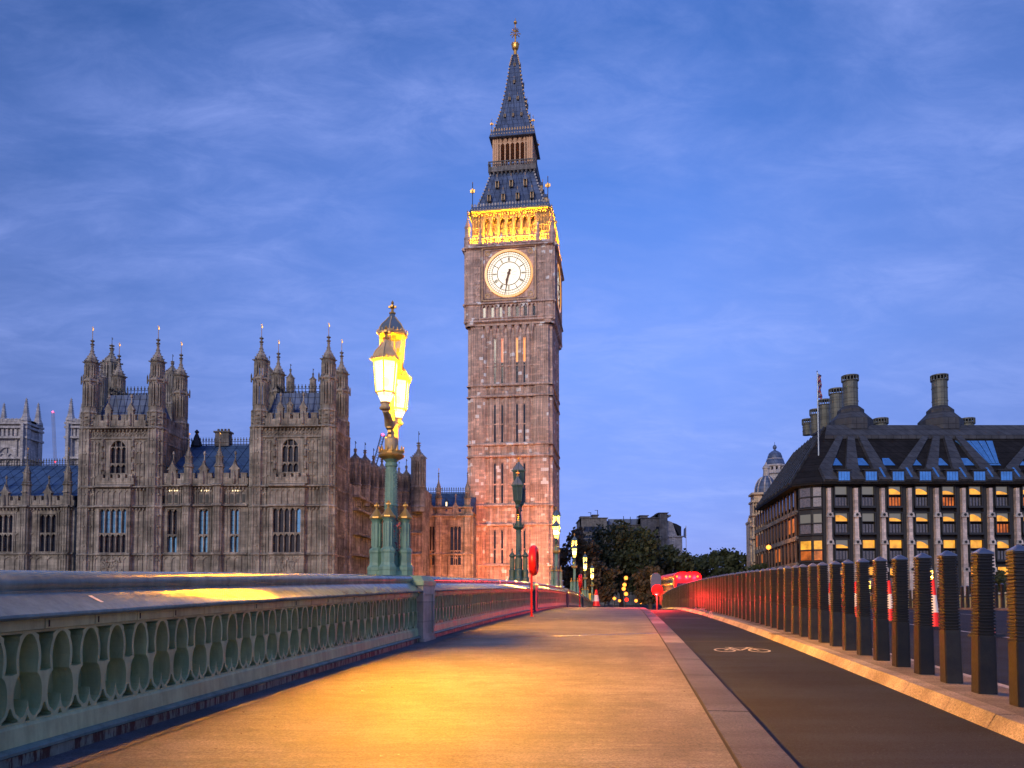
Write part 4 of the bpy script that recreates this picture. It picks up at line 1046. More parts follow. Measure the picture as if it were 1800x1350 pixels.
    place_window(P, lx0, lx1, lz0, lz1, -bayd + .34, 5, lt, False, M['glass'], lit, rec=.3)
    # mansard roof with iron cresting
    r = MB(); zt = Z(681); a0, a1, b0_, b1_ = 1.0, W_ - 1.0, 1.0, LD - 1.0; i0 = 1.35
    r.add([(a0, b0_, zl), (a1, b0_, zl), (a1, b1_, zl), (a0, b1_, zl), (a0 + i0, b0_ + i0, zt), (a1 - i0, b0_ + i0, zt), (a1 - i0, b1_ - i0, zt), (a0 + i0, b1_ - i0, zt)], [(0, 1, 5, 4), (1, 2, 6, 5), (2, 3, 7, 6), (3, 0, 4, 7), (4, 5, 6, 7)])
    k = a0 + .5
    while k < a1 - .3: 
        f_ = min(1, max(0, (k - a0 - i0) / .01)); kt = min(max(k, a0 + i0), a1 - i0); r.tube([(k, b0_ - .02, zl + .2), (kt, b0_ + i0 - .02, zt)], .05, 4); k += .75
    rr_ = r.build('roof', M['lead'], P)
    c = MB()
    for (xa, ya, xb, yb) in ((a0 + i0, b0_ + i0, a1 - i0, b0_ + i0), (a1 - i0, b0_ + i0, a1 - i0, b1_ - i0), (a0 + i0, b1_ - i0, a1 - i0, b1_ - i0), (a0 + i0, b0_ + i0, a0 + i0, b1_ - i0)):
        n = int(math.hypot(xb - xa, yb - ya) / .38)
        for i in range(n + 1):
            x, y = xa + (xb - xa) * i / n, ya + (yb - ya) * i / n; c.box(x - .03, x + .03, y - .03, y + .03, zt, zt + 1.0); c.box(x - .10, x + .10, y - .02, y + .02, zt + .62, zt + .78); c.box(x - .02, x + .02, y - .1, y + .1, zt + .62, zt + .78)
        c.tube([(xa, ya, zt + .12), (xb, yb, zt + .12)], .05, 4); c.tube([(xa, ya, zt + .5), (xb, yb, zt + .5)], .03, 4)
    c.build('cresting', M['iron'], rr_)
    return P
PB = M['glass_blue']
pavilion('pavilion', 0, {9: M['glass_blue'], 8: M['glass']})
pavilion('pavilion', PF.x(133, 860), {1: PB, 3: PB, 5: PB, 7: PB, 9: PB})

# ---- range between the pavilions
def mid_range(px0, px1, yb, name, bays, posts, lit, py_par=826, py_led=855, py_roof0=838, py_ridge=783, roofback=7.0, attic=True, wz=(973, 895, 940), wn=2, wpx=(294, 313), mat=None, chimney=None, peak=None):
    mat = mat or M['stone']
    P = empty(name, (0, 0, 0)); P.parent = rt_pal
    xw = lambda px: PF.x(px, 900, yb); Zy = lambda py: PF.z(py, (px0 + px1) / 2, yb)
    x0, x1 = xw(px0), xw(px1); m = MB(); ops = []
    for a, b in bays: ops.append((xw(a), xw(b), Zy(wz[0]), Zy(wz[1])))
    wall_open(m, x0, x1, -6, Zy(py_led), yb, ops, .5)
    m.quad((x0, yb, Zy(py_led)), (x1, yb, Zy(py_led)), (x1, yb + roofback * 2, Zy(py_led)), (x0, yb + roofback * 2, Zy(py_led)))
    m.quad((x0, yb, -6), (x0, yb + roofback * 2, -6), (x0, yb + roofback * 2, Zy(py_led)), (x0, yb, Zy(py_led))); m.quad((x1, yb, -6), (x1, yb + roofback * 2, -6), (x1, yb + roofback * 2, Zy(py_led)), (x1, yb, Zy(py_led)))
    leds = [(975, .16), (py_led, .30)] + ([(890, .26)] if attic else [(893, .25)])
    for py, d in leds: ledge(m, x0, x1, Zy(py), yb, .28, d)
    k = x0 + .2
    while k < x1 - .1: m.box(k - .07, k + .07, yb - .28, yb, Zy(py_led) - .32, Zy(py_led) - .12); k += .42
    pxs = [px0] + posts + [px1]
    for a, b in zip(pxs[:-1], pxs[1:]):
        xa, xb = xw(a) + .55, xw(b) - .55
        for (wa, wb) in bays:
            if a < wa < b:
                l0, l1 = xw(wa) - .3, xw(wb) + .3
                for s0, s1 in ((xa, l0), (l1, xb)):
                    if s1 - s0 < .3: continue
                    nn = max(1, round((s1 - s0) / .62)); ribs(m, s0, s1, -6, Zy(py_led), yb, nn, .08, .10)
                    for py in (898, 938, 980): heads(m, s0, s1, Zy(py), yb, nn, .09, .4)
                nn = 4
                if attic: ribs(m, l0 - .5, l1 + .5, Zy(886), Zy(py_led + 4), yb, 4, .1, .12); heads(m, l0 - .5, l1 + .5, Zy(py_led + 7), yb, 4, .1, .4); 
                ribs(m, l0, l1, -6, Zy(977), yb, 2, .1, .1); heads(m, l0, l1, Zy(979), yb, 2, .09, .5)
                if attic:
                    dk = MB()
                    for i in range(4):
                        c = l0 - .5 + (l1 - l0 + 1) * (i + .5) / 4; m.box(c - .18, c + .18, yb - .03, yb + .0, Zy(884), Zy(869), 1)
    for p in posts:
        x = xw(p); m.prism([(x - .5, yb - .45), (x - .3, yb - .62), (x + .3, yb - .62), (x + .5, yb - .45), (x + .5, yb + .1), (x - .5, yb + .1)], -6, Zy(py_led)); 
        ribs(m, x - .3, x + .3, -6, Zy(py_led), yb - .62, 2, .07, .07)
        for py, d in leds: ledge(m, x - .55, x + .55, Zy(py), yb - .60, .28, d * .6)
        for py in (985, 960, 925, 905, 868): m.box(x - .3, x + .3, yb - .70, yb - .6, Zy(py), Zy(py) + .14)
    battlement(m, x0, x1, Zy(py_led) + .25, yb - .15, (Zy(py_par) - Zy(py_led)) * .62, None, .3)
    for a, b in bays:
        c = (xw(a) + xw(b)) / 2; zt = Zy(py_par); m.box(c - .42, c + .42, yb - .28, yb + .2, Zy(py_led), zt); m.plate([(c - .62, zt), (c + .62, zt), (c + .2, zt + .5), (c, zt + 1.1), (c - .2, zt + .5)], yb - .3, yb + .2)
        m.lathe([(.15, zt - 1.6), (.2, zt - 1.2), (.13, zt - .6), (.05, zt - .2)], 6, (c, yb - .38)); m.lathe([(.11, zt + .9), (.06, zt + 1.7), (.16, zt + 1.8), (.1, zt + 2.05), (.02, zt + 2.15)], 6, (c, yb))
    m.build('wall', [mat, M['iron']], P)
    for p in posts:
        t = MB(); zt = Zy(peak or 788); zb_ = Zy(py_led); hh = zt - zb_
        t.lathe([(.48, 0), (.48, hh * .55), (.40, hh * .56), (.40, hh * .78)], 8, (0, 0), math.pi / 8); octring(t, .48, (0, 0), hh * .5, .2, .12); octring(t, .42, (0, 0), hh * .55, .2, .1)
        spirelet(t, (0, 0), hh * .76, .36, hh * .32 + .9, .5 if p % 2 else .5); t.build('pinnacle', [mat, M['gold']], P, loc=(xw(p), yb - .1, zb_))
    for i, (a, b) in enumerate(bays): place_window(P, xw(a), xw(b), Zy(wz[0]), Zy(wz[1]), yb + .05, wn, Zy(wz[2]), False, M['glass'], lit[i] if i < len(lit) else None, mat, .3)
    r = MB(); ze, zr = Zy(py_roof0), PF.z(py_ridge, (px0 + px1) / 2, yb + roofback)
    r.add([(x0, yb + .5, ze), (x1, yb + .5, ze), (x1, yb + roofback, zr), (x0, yb + roofback, zr), (x0, yb + 2 * roofback, ze), (x1, yb + 2 * roofback, ze)], [(0, 1, 2, 3), (3, 2, 5, 4), (0, 3, 4), (1, 5, 2)])
    k = x0 + .6
    while k < x1: r.tube([(k, yb + .48, ze + .02), (k, yb + roofback, zr + .03)], .045, 4); k += 1.3
    ro = r.build('roof', M['slate'], P)
    c = MB(); k = x0
    while k < x1: c.box(k - .03, k + .03, yb + roofback - .03, yb + roofback + .03, zr, zr + .95); c.box(k - .10, k + .10, yb + roofback - .02, yb + roofback + .02, zr + .6, zr + .74); k += .36
    c.tube([(x0, yb + roofback, zr + .1), (x1, yb + roofback, zr + .1)], .05, 4); c.tube([(x0, yb + roofback, zr + .45), (x1, yb + roofback, zr + .45)], .03, 4); c.build('cresting', M['iron'], ro)
    return P, x0, x1, zr, Zy, xw
B_ = PB
P, x0, x1, zr, Zy, xw = mid_range(284, 436, .9, 'centre_range', [(294, 313), (349, 367), (404, 421)], [331, 385],
    [{0: B_, 2: B_}, {0: B_, 1: B_, 2: B_, 3: B_}, {0: B_, 1: B_, 2: B_, 3: B_}])
c = MB(); yb = .9 + 7; a, b = PF.x(381, 770, yb), PF.x(405, 770, yb); z0, z1 = PF.z(785, 390, yb), PF.z(762, 390, yb)
c.box(a, b, yb - .5, yb + .5, z0, z1); c.box(a - .15, b + .15, yb - .65, yb + .65, z1, z1 + .2); c.box(a - .05, b + .05, yb - .58, yb + .58, z0 + .4, z0 + .6)
for i in range(4): c.lathe([(.17, z1 + .2), (.14, z1 + .55)], 8, (a + (b - a) * (i + .5) / 4, yb))
c.build('chimney', M['stone_grey'], P)
c = MB(); x = PF.x(346, 770, yb); z0 = PF.z(785, 346, yb); c.lathe([(.75, z0), (.55, z0 + .6), (.42, z0 + .8), (.40, z0 + 1.0), (.2, z0 + 1.5), (.15, z0 + 1.6), (.3, z0 + 1.8), (.04, z0 + 2.1)], 8, (x, yb)); c.build('roof_vent', M['iron'], P)
for (px, py, s) in ((321, 819, .2), (359, 822, .2), (414, 818, .2)): pass
# attic lights: rows of small warm lozenges
for pxa in (310, 366, 421):
    for i in range(4):
        l = MB(); x, z = PF.pt(pxa - 11.5 + i * 4.4, 862.5, .85); s = .09; l.plate([(x - s, z), (x, z - s), (x + s, z), (x, z + s)], .80, .84); 
        if i == 0: L_ = MB()
        L_.v += []; n_ = len(L_.v); L_.v += l.v; L_.f += [[q + n_ for q in f] for f in l.f]; L_.m += l.m
    L_.build('attic_light', M['spot_lit'], P)
# ---- left range set back beyond the left pavilion, running out of frame
P2, *_ = mid_range(-330, 131, 5.5, 'left_range', [(-208, -182), (-134, -108), (-60, -34), (0 - 4, 24), (70, 100)], [-240, -166, -92, -26, 47, 119], [None, None, None, None, {1: M['glass']}], py_par=868, py_led=893, py_roof0=872, py_ridge=820, attic=False, wz=(970, 905, 938), wn=3, peak=815, roofback=8)

# ---- range between right pavilion and the tower: receding flank, turrets, lit wing
P3 = empty('north_range'); P3.parent = rt_pal
m = MB(); TY = 22.0
def PX(px, py, yb): return PF.x(px, py, yb)
xA = PX(617, 940, LD); zR = PF.z(868, 640, 12)
m.quad((xA, LD - 1, -6), (xA + .8, TY, -6), (xA + .8, TY, zR + .5), (xA, LD - 1, zR + .5)); 
for i in range(20):
    y = LD + (TY - LD) * i / 20; x = xA + .8 * (y - LD) / (TY - LD); m.box(x - .05, x + .16, y - .12, y + .12, -6, zR + .4)
for py in (975, 938, 895, 872):
    z = PF.z(py, 625, LD); m.box(xA - .1, xA + 1.0, LD, TY, z - .12, z + .14)
xB, xC = PX(640, 940, TY), PX(742, 940, TY)
m.quad((xB - 6, TY, -6), (xC, TY, -6), (xC, TY, PF.z(848, 700, TY)), (xB - 6, TY, PF.z(848, 700, TY))); ribs(m, xB - 4, xC, -6, PF.z(848, 700, TY), TY, 26, .12, .14)
for py in (975, 938, 908, 850): ledge(m, xB - 4, xC, PF.z(py, 700, TY), TY, .28, .25)
m.box(xA - 8, xC, TY + .01, TY + 9, -6, PF.z(855, 700, TY))
m.build('wall', M['stone'], P3)
def pin(parent, px, py_tip, py_cap, py_base, yb, r, opened=True, rod=.9):
    x = PX(px, 860, yb); zt, zc, zb_ = (PF.z(q, px, yb) for q in (py_tip, py_cap, py_base)); t = MB(); 
    hb = zc - zb_; r8 = r
    t.lathe([(r8, 0), (r8, hb * .45)], 8, (0, 0), math.pi / 8); piers8(t, r8, (0, 0), hb * .4, hb - .1, r * .22); t.lathe([(r8 * .55, hb * .4), (r8 * .55, hb)], 8, (0, 0), math.pi / 8); t.lathe([(r8, hb - .5), (r8, hb)], 8, (0, 0), math.pi / 8)
    octring(t, r8, (0, 0), hb * .45, .25, .12); octring(t, r8, (0, 0), hb * .08, .25, .1); spirelet(t, (0, 0), hb, r * .92, zt - zc, rod)
    t.build('turret', [M['stone'], M['iron']], parent, loc=(x, yb, zb_))
for px, tip, cap, yb, r in ((624, 788, 808, 9.5, .72), (641, 790, 812, 12.5, .72), (656, 800, 822, 16, .72), (671, 806, 826, 19, .72), (701, 822, 836, TY, .62), (714, 818, 836, TY, .62)): pin(P3, px, tip, cap, 890, yb, r)
pin(P3, 735.5, 776, 806, 900, TY - 1, 1.0, rod=1.4)
# turrets and ventilation lanterns rising behind the pavilions
pin(rt_pal, 191, 604, 640, 760, 24, 1.25); pin(rt_pal, 299, 634, 655, 760, 22, .9); pin(rt_pal, 173, 640, 665, 760, 20, .8, rod=.3); pin(rt_pal, 470, 636, 652, 760, 16, .55, rod=.8); pin(rt_pal, 508, 648, 665, 760, 14, .5, rod=.6); pin(rt_pal, 587, 640, 655, 760, 14, .5, rod=.6); pin(rt_pal, 548, 656, 668, 740, 14, .4, rod=.6)
pin(rt_pal, 508, 700, 712, 745, .6, .34, rod=.1)
# wing beside the tower
WYB = 29.0
P4, wx0_, wx1_, zr, Zy, xw = mid_range(738, 832, WYB, 'tower_wing', [(750, 764), (791, 811)], [771, 822], [{0: M['warm_dim'], 2: M['warm_dim'], 1: M['warm_dim']}, None], py_par=893, py_led=908, py_roof0=900, py_ridge=867, roofback=6, attic=False, wz=(993, 925, 968), wn=3, peak=845)
for px in (753, 786, 819):
    d = MB(); x, z = PF.pt(px, 886, WYB + 2.2); d.box(x - .16, x + .16, WYB + 1.4, WYB + 2.6, z - .5, z + .35); d.plate([(x - .25, z + .35), (x + .25, z + .35), (x, z + .8)], WYB + 1.35, WYB + 2.6); d.box(x - .1, x + .1, WYB + 1.37, WYB + 1.40, z - .4, z + .2, 1); d.build('dormer', [M['slate'], M['spot_lit']], P4)

# ================================================================= CLOCK TOWER
fc = at(895.5, 850, 117.0); Tyaw = -R(8.43)
HW = 6.42
c0 = Vector((fc.x, fc.y, 0)) + Vector((math.sin(R(8.43)), math.cos(R(8.43)), 0)) * HW
TFm = Frame(Vector((c0.x, c0.y, GZ)), Tyaw); TFm.ref = 896
rt = empty('clock_tower', (c0.x, c0.y, GZ), Tyaw); tag(rt, 'tall gothic clock tower with lit dial, floodlit belfry and pointed spire', 'tower')
tz = lambda py, yb=-6.4: TFm.z(py, 896, yb)
st_ = M['stone_tower']
m = MB(); m.box(-6.1, 6.1, -6.1, 6.1, -.5, tz(560))
edges = [-4.02 + 1.15 * i for i in range(8)]
WCOL = [1, 2, 4, 5]
tiers = [(594, 636, 'hi'), (639, 673, 'd'), (712, 744, 'd'), (748, 777, 'd'), (815, 850, 'd'), (854, 884, 'd'), (932, 964, 'd'), (968, 990, 'd')]
for k in range(4):
    m.M = rotz(k * math.pi / 2)
    for x in edges:
        m.box(x - .13, x + .13, -6.42, -6.1, -.5, tz(577)); 
    for i in range(7):
        xc = (edges[i] + edges[i + 1]) / 2
        for dx in (-.40, -.26, .26, .40): m.box(xc + dx - .05, xc + dx + .05, -6.32, -6.1, -.5, tz(577))
        if i not in WCOL: m.box(xc - .04, xc + .04, -6.22, -6.1, -.5, tz(577))
        for py in (704, 808, 926, 590): heads(m, edges[i] + .13, edges[i + 1] - .13, tz(py), -6.12, 2, .14, .7)
        for py in (643, 746, 852, 966): m.box(xc - .36, xc + .36, -6.3, -6.1, tz(py), tz(py) + .14)
        # quatrefoils low down, panels in the bands
        for t in range(4): q = R(45 + 90 * t); m.box(xc + .22 * math.cos(q) - .12, xc + .22 * math.cos(q) + .12, -6.28, -6.1, tz(1008) + .3 * math.sin(q) - .12, tz(1008) + .3 * math.sin(q) + .12)
        for py0, py1 in ((922, 890), (801, 783), (696, 679)):
            for dx in (-.38, -.13, .13, .38): m.box(xc + dx - .03, xc + dx + .03, -6.26, -6.1, tz(py0), tz(py1))
            heads(m, edges[i] + .13, edges[i + 1] - .13, tz(py1) - .05, -6.12, 2, .14, .5)
        # corbelled arches under the clock stage
        m.lathe([(.12, tz(592)), (.28, tz(585)), (.5, tz(577)), (.56, tz(571))], 6, (xc, -6.25))
    for x0_, x1_ in ((-6.05, -4.1), (4.1, 6.05)):
        m.box(x0_, x1_, -6.5, -6.0, -.5, tz(571))
        for i in range(7): x = x0_ + .06 + (x1_ - x0_ - .12) * i / 6; m.box(x - .045, x + .045, -6.60, -6.5, -.5, tz(571))
        for py in (1040, 1010, 994, 960, 935, 905, 870, 835, 802, 770, 735, 700, 660, 630, 600): heads(m, x0_ + .06, x1_ - .06, tz(py), -6.5, 6, .07, .35)
    for py, d in ((994, .12), (923, .2), (889, .18), (802, .16), (781.5, .16), (696.5, .16), (677, .16)):
        m.box(-6.62, 6.62, -6.42 - d - .12, -6.0, tz(py) - .1, tz(py) + .06); ledge(m, -6.1, 6.1, tz(py), -6.5, .3, d)
    m.M = None
for k in range(4):
    m.M = rotz(k * math.pi / 2); m.prism(octa(.95, (-5.55, -5.55)), -.5, tz(566)); m.M = None
m.build('shaft', st_, rt)
# window slits
for k in (0, 1):
    Rk = rotz(k * math.pi / 2) if k == 0 else rotz(math.pi / 2)
    for ci in WCOL:
        xc = (edges[ci] + edges[ci + 1]) / 2
        for a, b, kind in tiers:
            w = MB(); w.M = Rk; w.box(xc - .17, xc + .17, -6.16, -6.12, tz(b), tz(a)); w.plate([(xc - .17, tz(a)), (xc + .17, tz(a)), (xc, tz(a) + .35)], -6.16, -6.12)
            w.mi = 1
            for s in (-1, 1): w.box(xc + s * .2 - .035, xc + s * .2 + .035, -6.3, -6.1, tz(b) - .1, tz(a) + .1)
            w.box(xc - .25, xc + .25, -6.32, -6.1, tz(b) - .16, tz(b))
            mt = M['glass'] if not (kind == 'hi' and k == 0 and ci != 1) else (M['red_lit'] if ci == 2 else M['orange_slit'])
            w.build('window', [mt, st_], rt)
# clock stage
m = MB(); CH = 6.95; z0, z1 = tz(566), tz(434)
m.box(-CH + .25, CH - .25, -CH + .25, CH - .25, tz(572), z1)
fx0, fx1 = TFm.x(844.5, 481, -CH), TFm.x(945, 481, -CH); fz0, fz1 = tz(532, -CH), tz(434, -CH); dc = ((fx0 + fx1) / 2, tz(481, -CH))
fx0, fx1 = -4.28, 4.28
for k in range(4):
    m.M = rotz(k * math.pi / 2)
    for x0_, x1_ in ((-6.75, -4.45), (4.45, 6.75)):
        m.box(x0_, x1_, -CH, -CH + .3, z0, z1)
        for i in range(6): x = x0_ + .05 + (x1_ - x0_ - .1) * i / 5; m.box(x - .06, x + .06, -CH - .12, -CH, z0, z1)
        for py in (455, 480, 505, 520): heads(m, x0_, x1_, tz(py), -CH, 5, .08, .4); m.box(x0_, x1_, -CH - .1, -CH, tz(py), tz(py) + .1)
        for py in (468, 500): 
            for q in range(5): m.box(x0_ + .25 + q * .42, x0_ + .45 + q * .42, -CH - .13, -CH, tz(py), tz(py) + .55)
    # cornice lines
    ledge(m, -CH, CH, tz(434, -CH), -CH, .5, .35); ledge(m, -CH, CH, tz(533, -CH), -CH, .4, .22); ledge(m, -CH + .1, CH - .1, tz(566), -CH + .2, .5, .25); ledge(m, -CH + .1, CH - .1, tz(561), -CH + .15, .3, .2)
    # arcade below the dial
    for i in range(14):
        x = -4.2 + 8.4 * i / 13 if i < 14 else 0
        m.box(x - .1, x + .1, -CH - .02, -CH + .3, tz(561), tz(536))
    heads(m, -4.2, 4.2, tz(537), -CH + .05, 13, .12, .6)
    for i in range(5):
        for s in (-1, 1): x = s * (4.6 + i * .48); m.box(x - .06, x + .06, -CH - .05, -CH + .3, tz(561), tz(536))
    for i in range(0, 13, 2):
        x = -4.2 + 8.4 * (i + .5) / 13; m.box(x - .22, x + .22, -CH + .2, -CH + .24, tz(558), tz(541), 1)
    m.M = None
for sx in (-1, 1):
    for sy in (-1, 1): m.lathe([(1.05, tz(572)), (1.15, tz(566)), (1.1, z1), (1.2, z1 + .4)], 8, (sx * (CH - .95), sy * (CH - .95)), math.pi / 8)
m.build('clock_stage', [st_, M['glass']], rt)
# dials
def dial(parent, k):
    D = empty('clock_dial', (0, 0, 0)); D.parent = parent; D.rotation_euler = (0, 0, k * math.pi / 2)
    cz = dc[1]; y = -CH + .02; Rr = 3.43
    f = MB(); sq = 4.28
    # square frame with gilt border and spandrel roses
    for t, d, q in ((sq, .28, .26), (sq - .42, .18, .12)):
        f.box(-t, -t + q, y - d, y + .1, cz - t, cz + t); f.box(t - q, t, y - d, y + .1, cz - t, cz + t); f.box(-t, t, y - d, y + .1, cz - t, cz - t + q); f.box(-t, t, y - d, y + .1, cz + t - q, cz + t)
    n = 40
    for i in range(n):
        a = -sq + 2 * sq * (i + .5) / n
        for (x_, z_) in ((a, cz - sq + .13), (a, cz + sq - .13), (-sq + .13, cz + a), (sq - .13, cz + a)): f.box(x_ - .07, x_ + .07, y - .34, y - .27, z_ - .07, z_ + .07, 1)
    f.box(-sq, sq, y - .02, y + .1, cz - sq, cz + sq)
    for sx in (-1, 1):
        for sz in (-1, 1):
            c = (sx * 3.35, cz + sz * 3.35)
            for i in range(8):
                a = i * math.pi / 4; f.box(c[0] + .32 * math.cos(a) - .1, c[0] + .32 * math.cos(a) + .1, y - .12, y, c[1] + .32 * math.sin(a) - .1, c[1] + .32 * math.sin(a) + .1, 1)
            for i in range(14): a = random.uniform(0, 6.28); q = random.uniform(.45, .75); f.box(c[0] + q * math.cos(a) - .07, c[0] + q * math.cos(a) + .07, y - .09, y, c[1] + q * math.sin(a) - .07, c[1] + q * math.sin(a) + .07)
    f.build('dial_frame', [M['stone_tower'], M['gilt_and_glow']], D)
    def ringm(r0, r1, y0, y1, n=72):
        q = MB(); P = []
        for i in range(n):
            a = 2 * math.pi * i / n
            for r_, yy in ((r0, y0), (r1, y0), (r1, y1), (r0, y1)): q.v.append((r_ * math.cos(a), yy, cz + r_ * math.sin(a)))
        for i in range(n):
            j = (i + 1) % n
            for e in range(4): q.f.append([i * 4 + e, j * 4 + e, j * 4 + (e + 1) % 4, i * 4 + (e + 1) % 4]); q.m.append(0)
        return q
    ringm(Rr, Rr + .33, y - .26, y).build('gilt_ring', M['dial_ring'], D)
    g_ = MB(); g_.lathe([(Rr + .02, 0), (Rr + .02, .05)], 72); g_.v = [(a, y - .08 + c_, cz + b) for a, b, c_ in g_.v]; g_.build('dial_glass', M['dial'], D)
    b = MB()
    def ring(r0, r1):
        n0 = len(b.v); q = ringm(r0, r1, y - .12, y - .09); b.v += q.v; b.f += [[i + n0 for i in f_] for f_ in q.f]; b.m += q.m
    ring(1.76, 1.87); ring(2.60, 2.69); ring(3.34, 3.43); ring(3.05, 3.10)
    def radial(th, r0, r1, w, tilt=0, off=0):
        c_, s_ = math.sin(th), math.cos(th); tx, tz_ = s_, -c_
        P = []
        for r_, o1, o2 in ((r0, -w / 2 + off - tilt, w / 2 + off - tilt), (r1, -w / 2 + off + tilt, w / 2 + off + tilt)):
            P += [(r_ * c_ + tx * o1, cz + r_ * s_ + tz_ * o1), (r_ * c_ + tx * o2, cz + r_ * s_ + tz_ * o2)]
        b.plate([P[0], P[1], P[3], P[2]], y - .125, y - .09)
    for i in range(12): radial(2 * math.pi * i / 12, 1.8, 3.4, .06)
    for i in range(60): radial(2 * math.pi * i / 60, 2.66, 3.38, .034)
    nums = ['XII', 'I', 'II', 'III', 'IIII', 'V', 'VI', 'VII', 'VIII', 'IX', 'X', 'XI']
    for i, s in enumerate(nums):
        th = 2 * math.pi * i / 12; wd = {'I': .10, 'V': .22, 'X': .22}; tot = sum(wd[c] for c in s); o = -tot / 2
        for ch in s:
            q = wd[ch]; oc = o + q / 2
            if ch == 'I': radial(th, 1.98, 2.52, .05, 0, oc)
            elif ch == 'V': radial(th, 1.98, 2.52, .055, .045, oc + .02); radial(th, 1.98, 2.52, .03, -.045, oc - .02)
            else: radial(th, 1.98, 2.52, .055, .075, oc); radial(th, 1.98, 2.52, .03, -.075, oc)
            o += q
    for i in range(12): radial(2 * math.pi * (i + .5) / 12, .5, 1.3, .012)
    b.build('numerals', M['dial_black'], D)
    def hand(name, th, prof, yy):
        h = MB(); c_, s_ = math.sin(th), math.cos(th); L = [(r_, w) for r_, w in prof]
        pts = [(r_ * c_ + w * s_, cz + r_ * s_ - w * c_) for r_, w in L] + [(r_ * c_ - w * s_, cz + r_ * s_ + w * c_) for r_, w in L[::-1]]
        h.plate(pts, yy - .05, yy); h.lathe([(.26, 0), (.26, .04)], 16); h.v = h.v[:len(pts) * 2] + [(a, yy - .06 + q, cz + p) for a, p, q in h.v[len(pts) * 2:]]; h.build(name, M['hand'], D)
    hand('hour_hand', R(196), [(-.7, .05), (-.62, .24), (-.45, .16), (-.2, .16), (.2, .17), (.8, .16), (1.05, .24), (1.2, .16), (1.75, .02)], y - .15)
    hand('minute_hand', R(190.5), [(-.6, .10), (-.3, .09), (0, .14), (1.0, .10), (2.6, .07), (3.35, .03)], y - .22)
    return D
for k in range(4): 
    if k in (0, 1): dial(rt, k)
# gallery with floodlit arcade
m = MB(); gz0, gz1 = tz(427, -CH), tz(415, -CH)
m.box(-CH - .1, CH + .1, -CH - .1, CH + .1, z1 + .3, gz0)
pl = MB()
for k in range(4):
    m.M = rotz(k * math.pi / 2)
    n = 34
    for i in range(n): x = -CH + 2 * CH * (i + .5) / n; m.box(x - .07, x + .07, -CH - .05, -CH + .12, gz0, gz1); 
    m.box(-CH - .1, CH + .1, -CH - .1, -CH + .18, gz1 - .05, gz1 + .15); m.box(-CH - .1, CH + .1, -CH - .1, -CH + .18, gz0, gz0 + .2)
    for i in range(-3, 4): x = i * 1.2; m.tube([(x, -CH, gz1), (x, -CH, gz1 + .5), (x, -CH, gz1 + 1.0)], [.15, .12, .02], 4)
    for i in range(6): # small shields of red cross on white
        x = -3.0 + i * 1.2; zz_ = tz(428.5, -CH); m.box(x - .26, x + .26, -CH - .16, -CH - .1, zz_ - .27, zz_ + .27, 1); m.box(x - .26, x + .26, -CH - .175, -CH - .16, zz_ - .05, zz_ + .05, 2); m.box(x - .05, x + .05, -CH - .175, -CH - .16, zz_ - .27, zz_ + .27, 2)
    for x in (-4.5, 4.5): m.box(x - .3, x + .3, -CH - .2, -CH + .2, gz0, gz1 + .4); m.tube([(x, -CH, gz1 + .3), (x, -CH, gz1 + 1.4), (x, -CH, gz1 + 2.0)], [.2, .2, .02], 5)
    m.M = None
m.build('gallery', [st_, M['stone_light'], M['red']], rt)
for sx in (-1, 1):
    for sy in (-1, 1):
        t = MB(); t.lathe([(.55, 0), (.55, 1.6), (.42, 1.7), (.42, 3.2)], 8, (0, 0), math.pi / 8); spirelet(t, (0, 0), 3.1, .42, 3.0, 0); t.build('corner_pinnacle', st_, rt, loc=(sx * (CH - .35), sy * (CH - .35), gz0 - .2))
